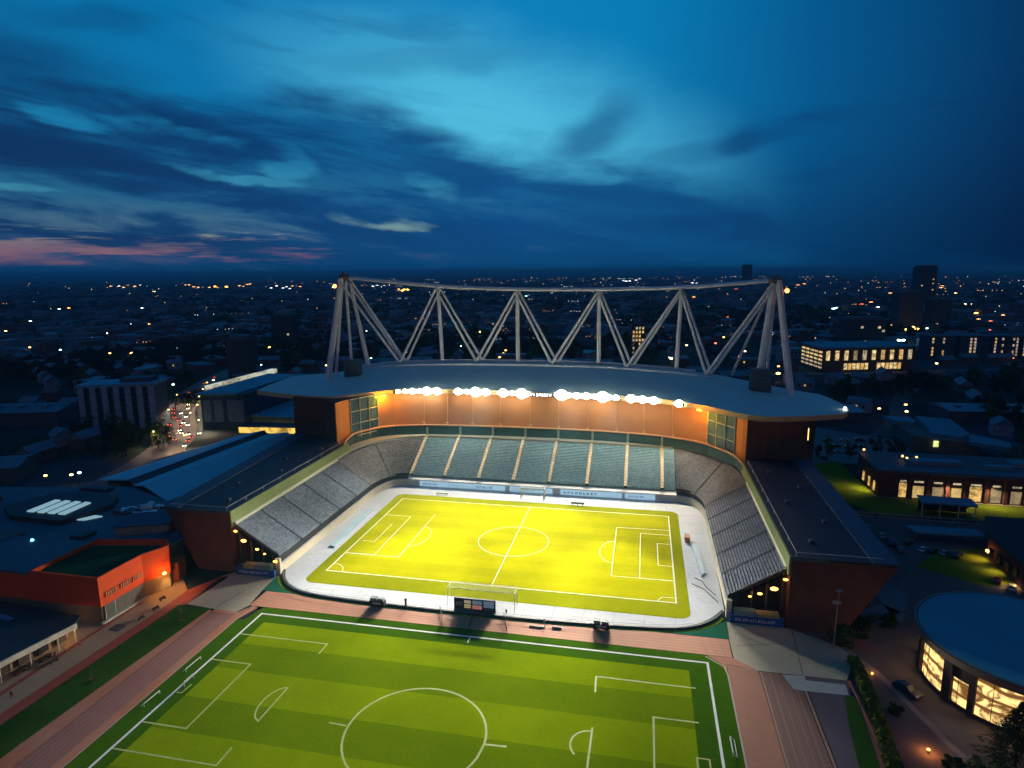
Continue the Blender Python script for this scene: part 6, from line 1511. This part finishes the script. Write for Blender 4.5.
# ================================================================== LAMPS OF THE TOWN
GC = {'y': ((1,.66,.25), 9, 'pale yellow'), 'w': ((.9,.95,1), 8, 'white'), 'o': ((1,.42,.12), 8, 'orange'), 'O': ((1,.45,.08), 16, 'bright orange'), 'g': ((.45,1,.7), 9, 'greenish white'), 'r': ((1,.13,.05), 8, 'red'), 'Y': ((1,.75,.3), 16, 'bright yellow'), 'c': ((.5,.95,1), 16, 'cyan')}
gm = {k: glow('lamp_'+k, v[0], v[1]) for k, v in GC.items()}
LM = [(-2291,2511,'y'),(-1382,1132,'w'),(-1397,1174,'o'),(-1193,1188,'w'),(-1070,777,'w'),(-815,736,'w'),(-784,739,'o'),(-911,595,'y'),(-723,586,'w'),(-669,418,'o'),(-609,402,'g'),(-525,383,'o'),(-500,386,'O'),(-314,221,'g'),(-252,137,'y'),(-318,132,'o'),(-865,1512,'o'),(-847,1512,'o'),(-511,790,'r'),(-532,727,'y'),(-378,454,'O'),(-318,448,'w'),(-303,441,'w'),(-260,381,'y'),(-245,334,'y'),(-224,386,'g'),(-353,661,'w'),(-269,599,'O'),(-392,1163,'w'),(-238,645,'o'),(-185,666,'O'),(-199,802,'o'),(-164,498,'w'),(-102,443,'o'),(-105,468,'o'),(-99,412,'o'),(-355,1954,'g'),(67,428,'Y'),(79,437,'y'),(133,858,'w'),(88,542,'y'),(139,638,'o'),(122,567,'r'),(186,997,'r'),(190,1874,'o'),(425,2724,'r'),(144,495,'y'),(133,453,'o'),(826,3426,'o'),(908,3660,'o'),(548,1468,'r'),(599,1568,'o'),(542,1339,'w'),(860,2214,'o'),(404,849,'o'),(432,801,'g'),(336,628,'c'),(341,629,'c'),(356,609,'r'),(1133,2670,'w'),(1388,3135,'o'),(1056,2209,'y'),(770,1478,'Y'),(782,1479,'w'),(619,1143,'O'),(647,1145,'O'),(561,1110,'o'),(579,945,'r'),(500,778,'r'),(666,1092,'o'),(157,389,'o'),(149,348,'O'),(155,339,'y'),(182,216,'o'),(202,231,'o'),(195,210,'y'),(297,428,'y'),(-305,325,'c'),(-207,14,'o'),(-197,17,'y'),(-196,20,'w')] + [(-3662,3699,'o'),(-3647,3754,'w'),(-3265,3382,'o'),(-3774,3978,'o'),(-3437,3667,'o'),(-3725,4048,'w'),(-3344,3676,'w'),(-3354,4073,'o'),(-3349,4103,'o'),(-2814,3466,'o'),(-2659,3310,'o'),(-2571,3293,'o'),(-2823,3664,'o'),(-2705,3528,'O'),(-2483,3252,'o'),(-2362,3113,'O'),(-2461,3276,'O'),(-2569,3455,'O'),(-2227,3011,'O'),(-2666,3733,'o'),(-2512,3554,'o'),(-2926,4205,'o'),(-3012,4370,'o'),(-2033,3102,'w'),(-2344,3661,'w'),(-1950,3053,'o'),(-1970,3119,'w'),(-2118,3407,'w'),(-1841,2975,'w'),(-2177,3573,'o'),(-2109,3499,'w'),(-2050,3446,'o'),(-1727,3247,'w'),(-1956,3796,'w'),(-1577,3463,'w'),(-1640,3671,'w'),(-1502,3405,'w'),(-1549,3565,'w'),(-1612,3792,'w'),(-1146,2787,'O'),(-1047,2587,'O'),(-1102,2753,'O'),(-1081,2746,'O'),(-594,2453,'O'),(-664,2831,'O'),(-645,2830,'O'),(-591,2633,'O'),(-602,2751,'O'),(-105,2539,'O'),(-88,2344,'O'),(-85,2553,'O'),(-74,2566,'O'),(-213,6106,'w'),(-133,5117,'w'),(-103,4865,'w'),(-81,5009,'w'),(-39,5420,'w'),(-13,6153,'w'),(246,3738,'w'),(309,4151,'w'),(339,4140,'w'),(351,3980,'w'),(434,1272,'c'),(446,1296,'c'),(462,1341,'c'),(440,1238,'c'),(459,1292,'c'),(397,776,'O'),(400,773,'O'),(420,817,'O'),(409,777,'O'),(414,784,'O'),(564,975,'o'),(563,964,'o'),(570,975,'o'),(581,988,'o'),(1197,2766,'o'),(1171,2664,'o'),(1320,2992,'o'),(1280,2872,'o'),(-952,1112,'w'),(-921,1087,'w')]
fl = {k: MB() for k in GC}
for i, (x, y, k) in enumerate(LM):
    d = math.hypot(x-41.7, y+201)
    if d < 1100:
        r_ = .42+d*.0009; r_ *= 1.5 if k in 'OYc' else 1
        lamp_post('%s street lamp %s' % (GC[k][2], 'in the left town' if x < -150 else ('in the right town' if x > 130 else 'behind the roof truss')), x, y, 6.6, gm[k], es=8, r=r_, group='%s lamps %s' % (GC[k][2], 'left' if x < -150 else ('right' if x > 130 else 'behind the truss')))
    else:
        for q in range(3): fl[k].sphere((x+(q-1)*d*.0017, y, 7), d*.0006*(1.5 if k in 'OYc' else 1)*(1 if q == 1 else .6), 6, 4)
r7 = random.Random(15)
for i in range(52):   # street lamps along the streets
    x, y = r7.choice(street_pts)
    if blocked(x, y) : continue
    k = r7.choice('yoowoyr' if x > 100 else 'yowy'); zone = 'left of the stadium' if x < -200 else ('right of the stadium' if x > 150 else 'behind the stadium')
    d = math.hypot(x-41.7, y+201)
    lamp_post('small %s lamp in the streets %s' % (GC[k][2], zone), x+r7.uniform(-4,4), y+r7.uniform(-4,4), 6, gm[k], r=.28+d*.0003, group='small %s lamps %s' % (GC[k][2], zone))
dl = {k: MB() for k in 'ywor'}
for i in range(560):
    dist = 800+r7.random()**1.2*7500; cl_ = r7.uniform(-52, 28); az = R(cl_)
    if cl_ < -25 and r7.random() < .55: continue
    x = 41.7+dist*math.sin(az); y = -201+dist*math.cos(az); k = r7.choice('yyowworyy' if cl_ > 8 else 'yywow'); dl[k].sphere((x, y, 8), dist*.00052*r7.uniform(.45,1.1), 5, 3)
    if r7.random() < .22:
        for q in range(r7.randrange(2, 7)): dl[k].sphere((x+q*dist*.004*r7.uniform(.7,1.3), y+r7.uniform(-20,20), 8), dist*.00052*r7.uniform(.4,1), 5, 3)
allm = MB(); mats_ = []
for j, (k, mb) in enumerate(list(fl.items())+list(dl.items())):
    off = len(allm.v); allm.v += mb.v; allm.f += [tuple(off+i for i in f) for f in mb.f]; allm.mi += [j]*len(mb.f); mats_.append(gm[k] if j < len(fl) else glow('far_'+k, GC[k][0], 2.2))
tag(allm.build('distant_town_lights', mats_), kind='stuff')
# lamps along the busy road with their pools of light
for i, (x, y) in enumerate(((-192,80),(-208,112),(-226,128),(-238,150),(-256,175),(-272,200),(-288,226),(-214,84),(-246,134),(-276,178))):
    lamp_post('warm street lamp beside the busy main road', x, y, 8, gm['O'] if i % 3 == 0 else gm['y'], r=.45, group='lamps along the main road')
    spot('road_lamp_light', (x+1,y,8), (x+3,y-2,0), 75000, 158, (1,.66,.36), .4, 1)
lamp_post('white lamp over the pale yard at the left edge of the photo', -199, -9, 8, gm['Y'], r=1.3, group=None); spot('yard_lamp_light', (-199,-9,8.4), (-196,-12,0), 5200, 150, (1,.95,.6), .4, 1)
spot('civic_wash_light', (230,402,9), (228,398,0), 9000, 150, (1,.7,.3), 1, 1)
point('shop_wash_light', (-170,116,3), 500, (1,.65,.15), .5)
# ================================================================== THE DUSK AIR
hb = MB().box(-46000, 46000, -46000, 46000, -1.6, 135)
hzm = bpy.data.materials.new('dusk_haze'); hzm.use_nodes = True; t = NT(hzm.node_tree); t.n.clear()
o_ = t.new('ShaderNodeOutputMaterial'); pv_ = t.new('ShaderNodeVolumePrincipled'); pv_.inputs['Color'].default_value = (.22,.74,1,1); pv_.inputs['Density'].default_value = 0.00011; pv_.inputs['Anisotropy'].default_value = 0.2
t.l.new(pv_.outputs[0], o_.inputs['Volume'])
tag(hb.build('haze', hzm), kind='stuff')
ribbon([(-240,-30),(-215,-20),(-190,0),(-178,14)], 14, -0.185, 'pale_yard', mat('pale_yard_surface', (.16,.15,.14), .8))

# ---- where look-alikes stand apart, say which one: order from the left of the view
ORD = ['first','second','third','fourth','fifth','sixth','seventh','eighth','ninth','tenth','eleventh','twelfth','thirteenth','fourteenth','fifteenth','sixteenth','seventeenth','eighteenth','nineteenth','twentieth']
same = {}
for o in bpy.data.objects:
    if o.parent is None and o.get('label'): same.setdefault(o['label'], []).append(o)
for lb, L in same.items():
    if len(L) < 2: continue
    L.sort(key=lambda o: yaw_of(o.location.x, o.location.y))
    for i, o in enumerate(L):
        w = ('leftmost' if i == 0 else 'rightmost' if i == len(L)-1 else (ORD[i]+' from the left' if i < 20 else '%d from the left' % (i+1)))
        o['label'] = w+' '+lb
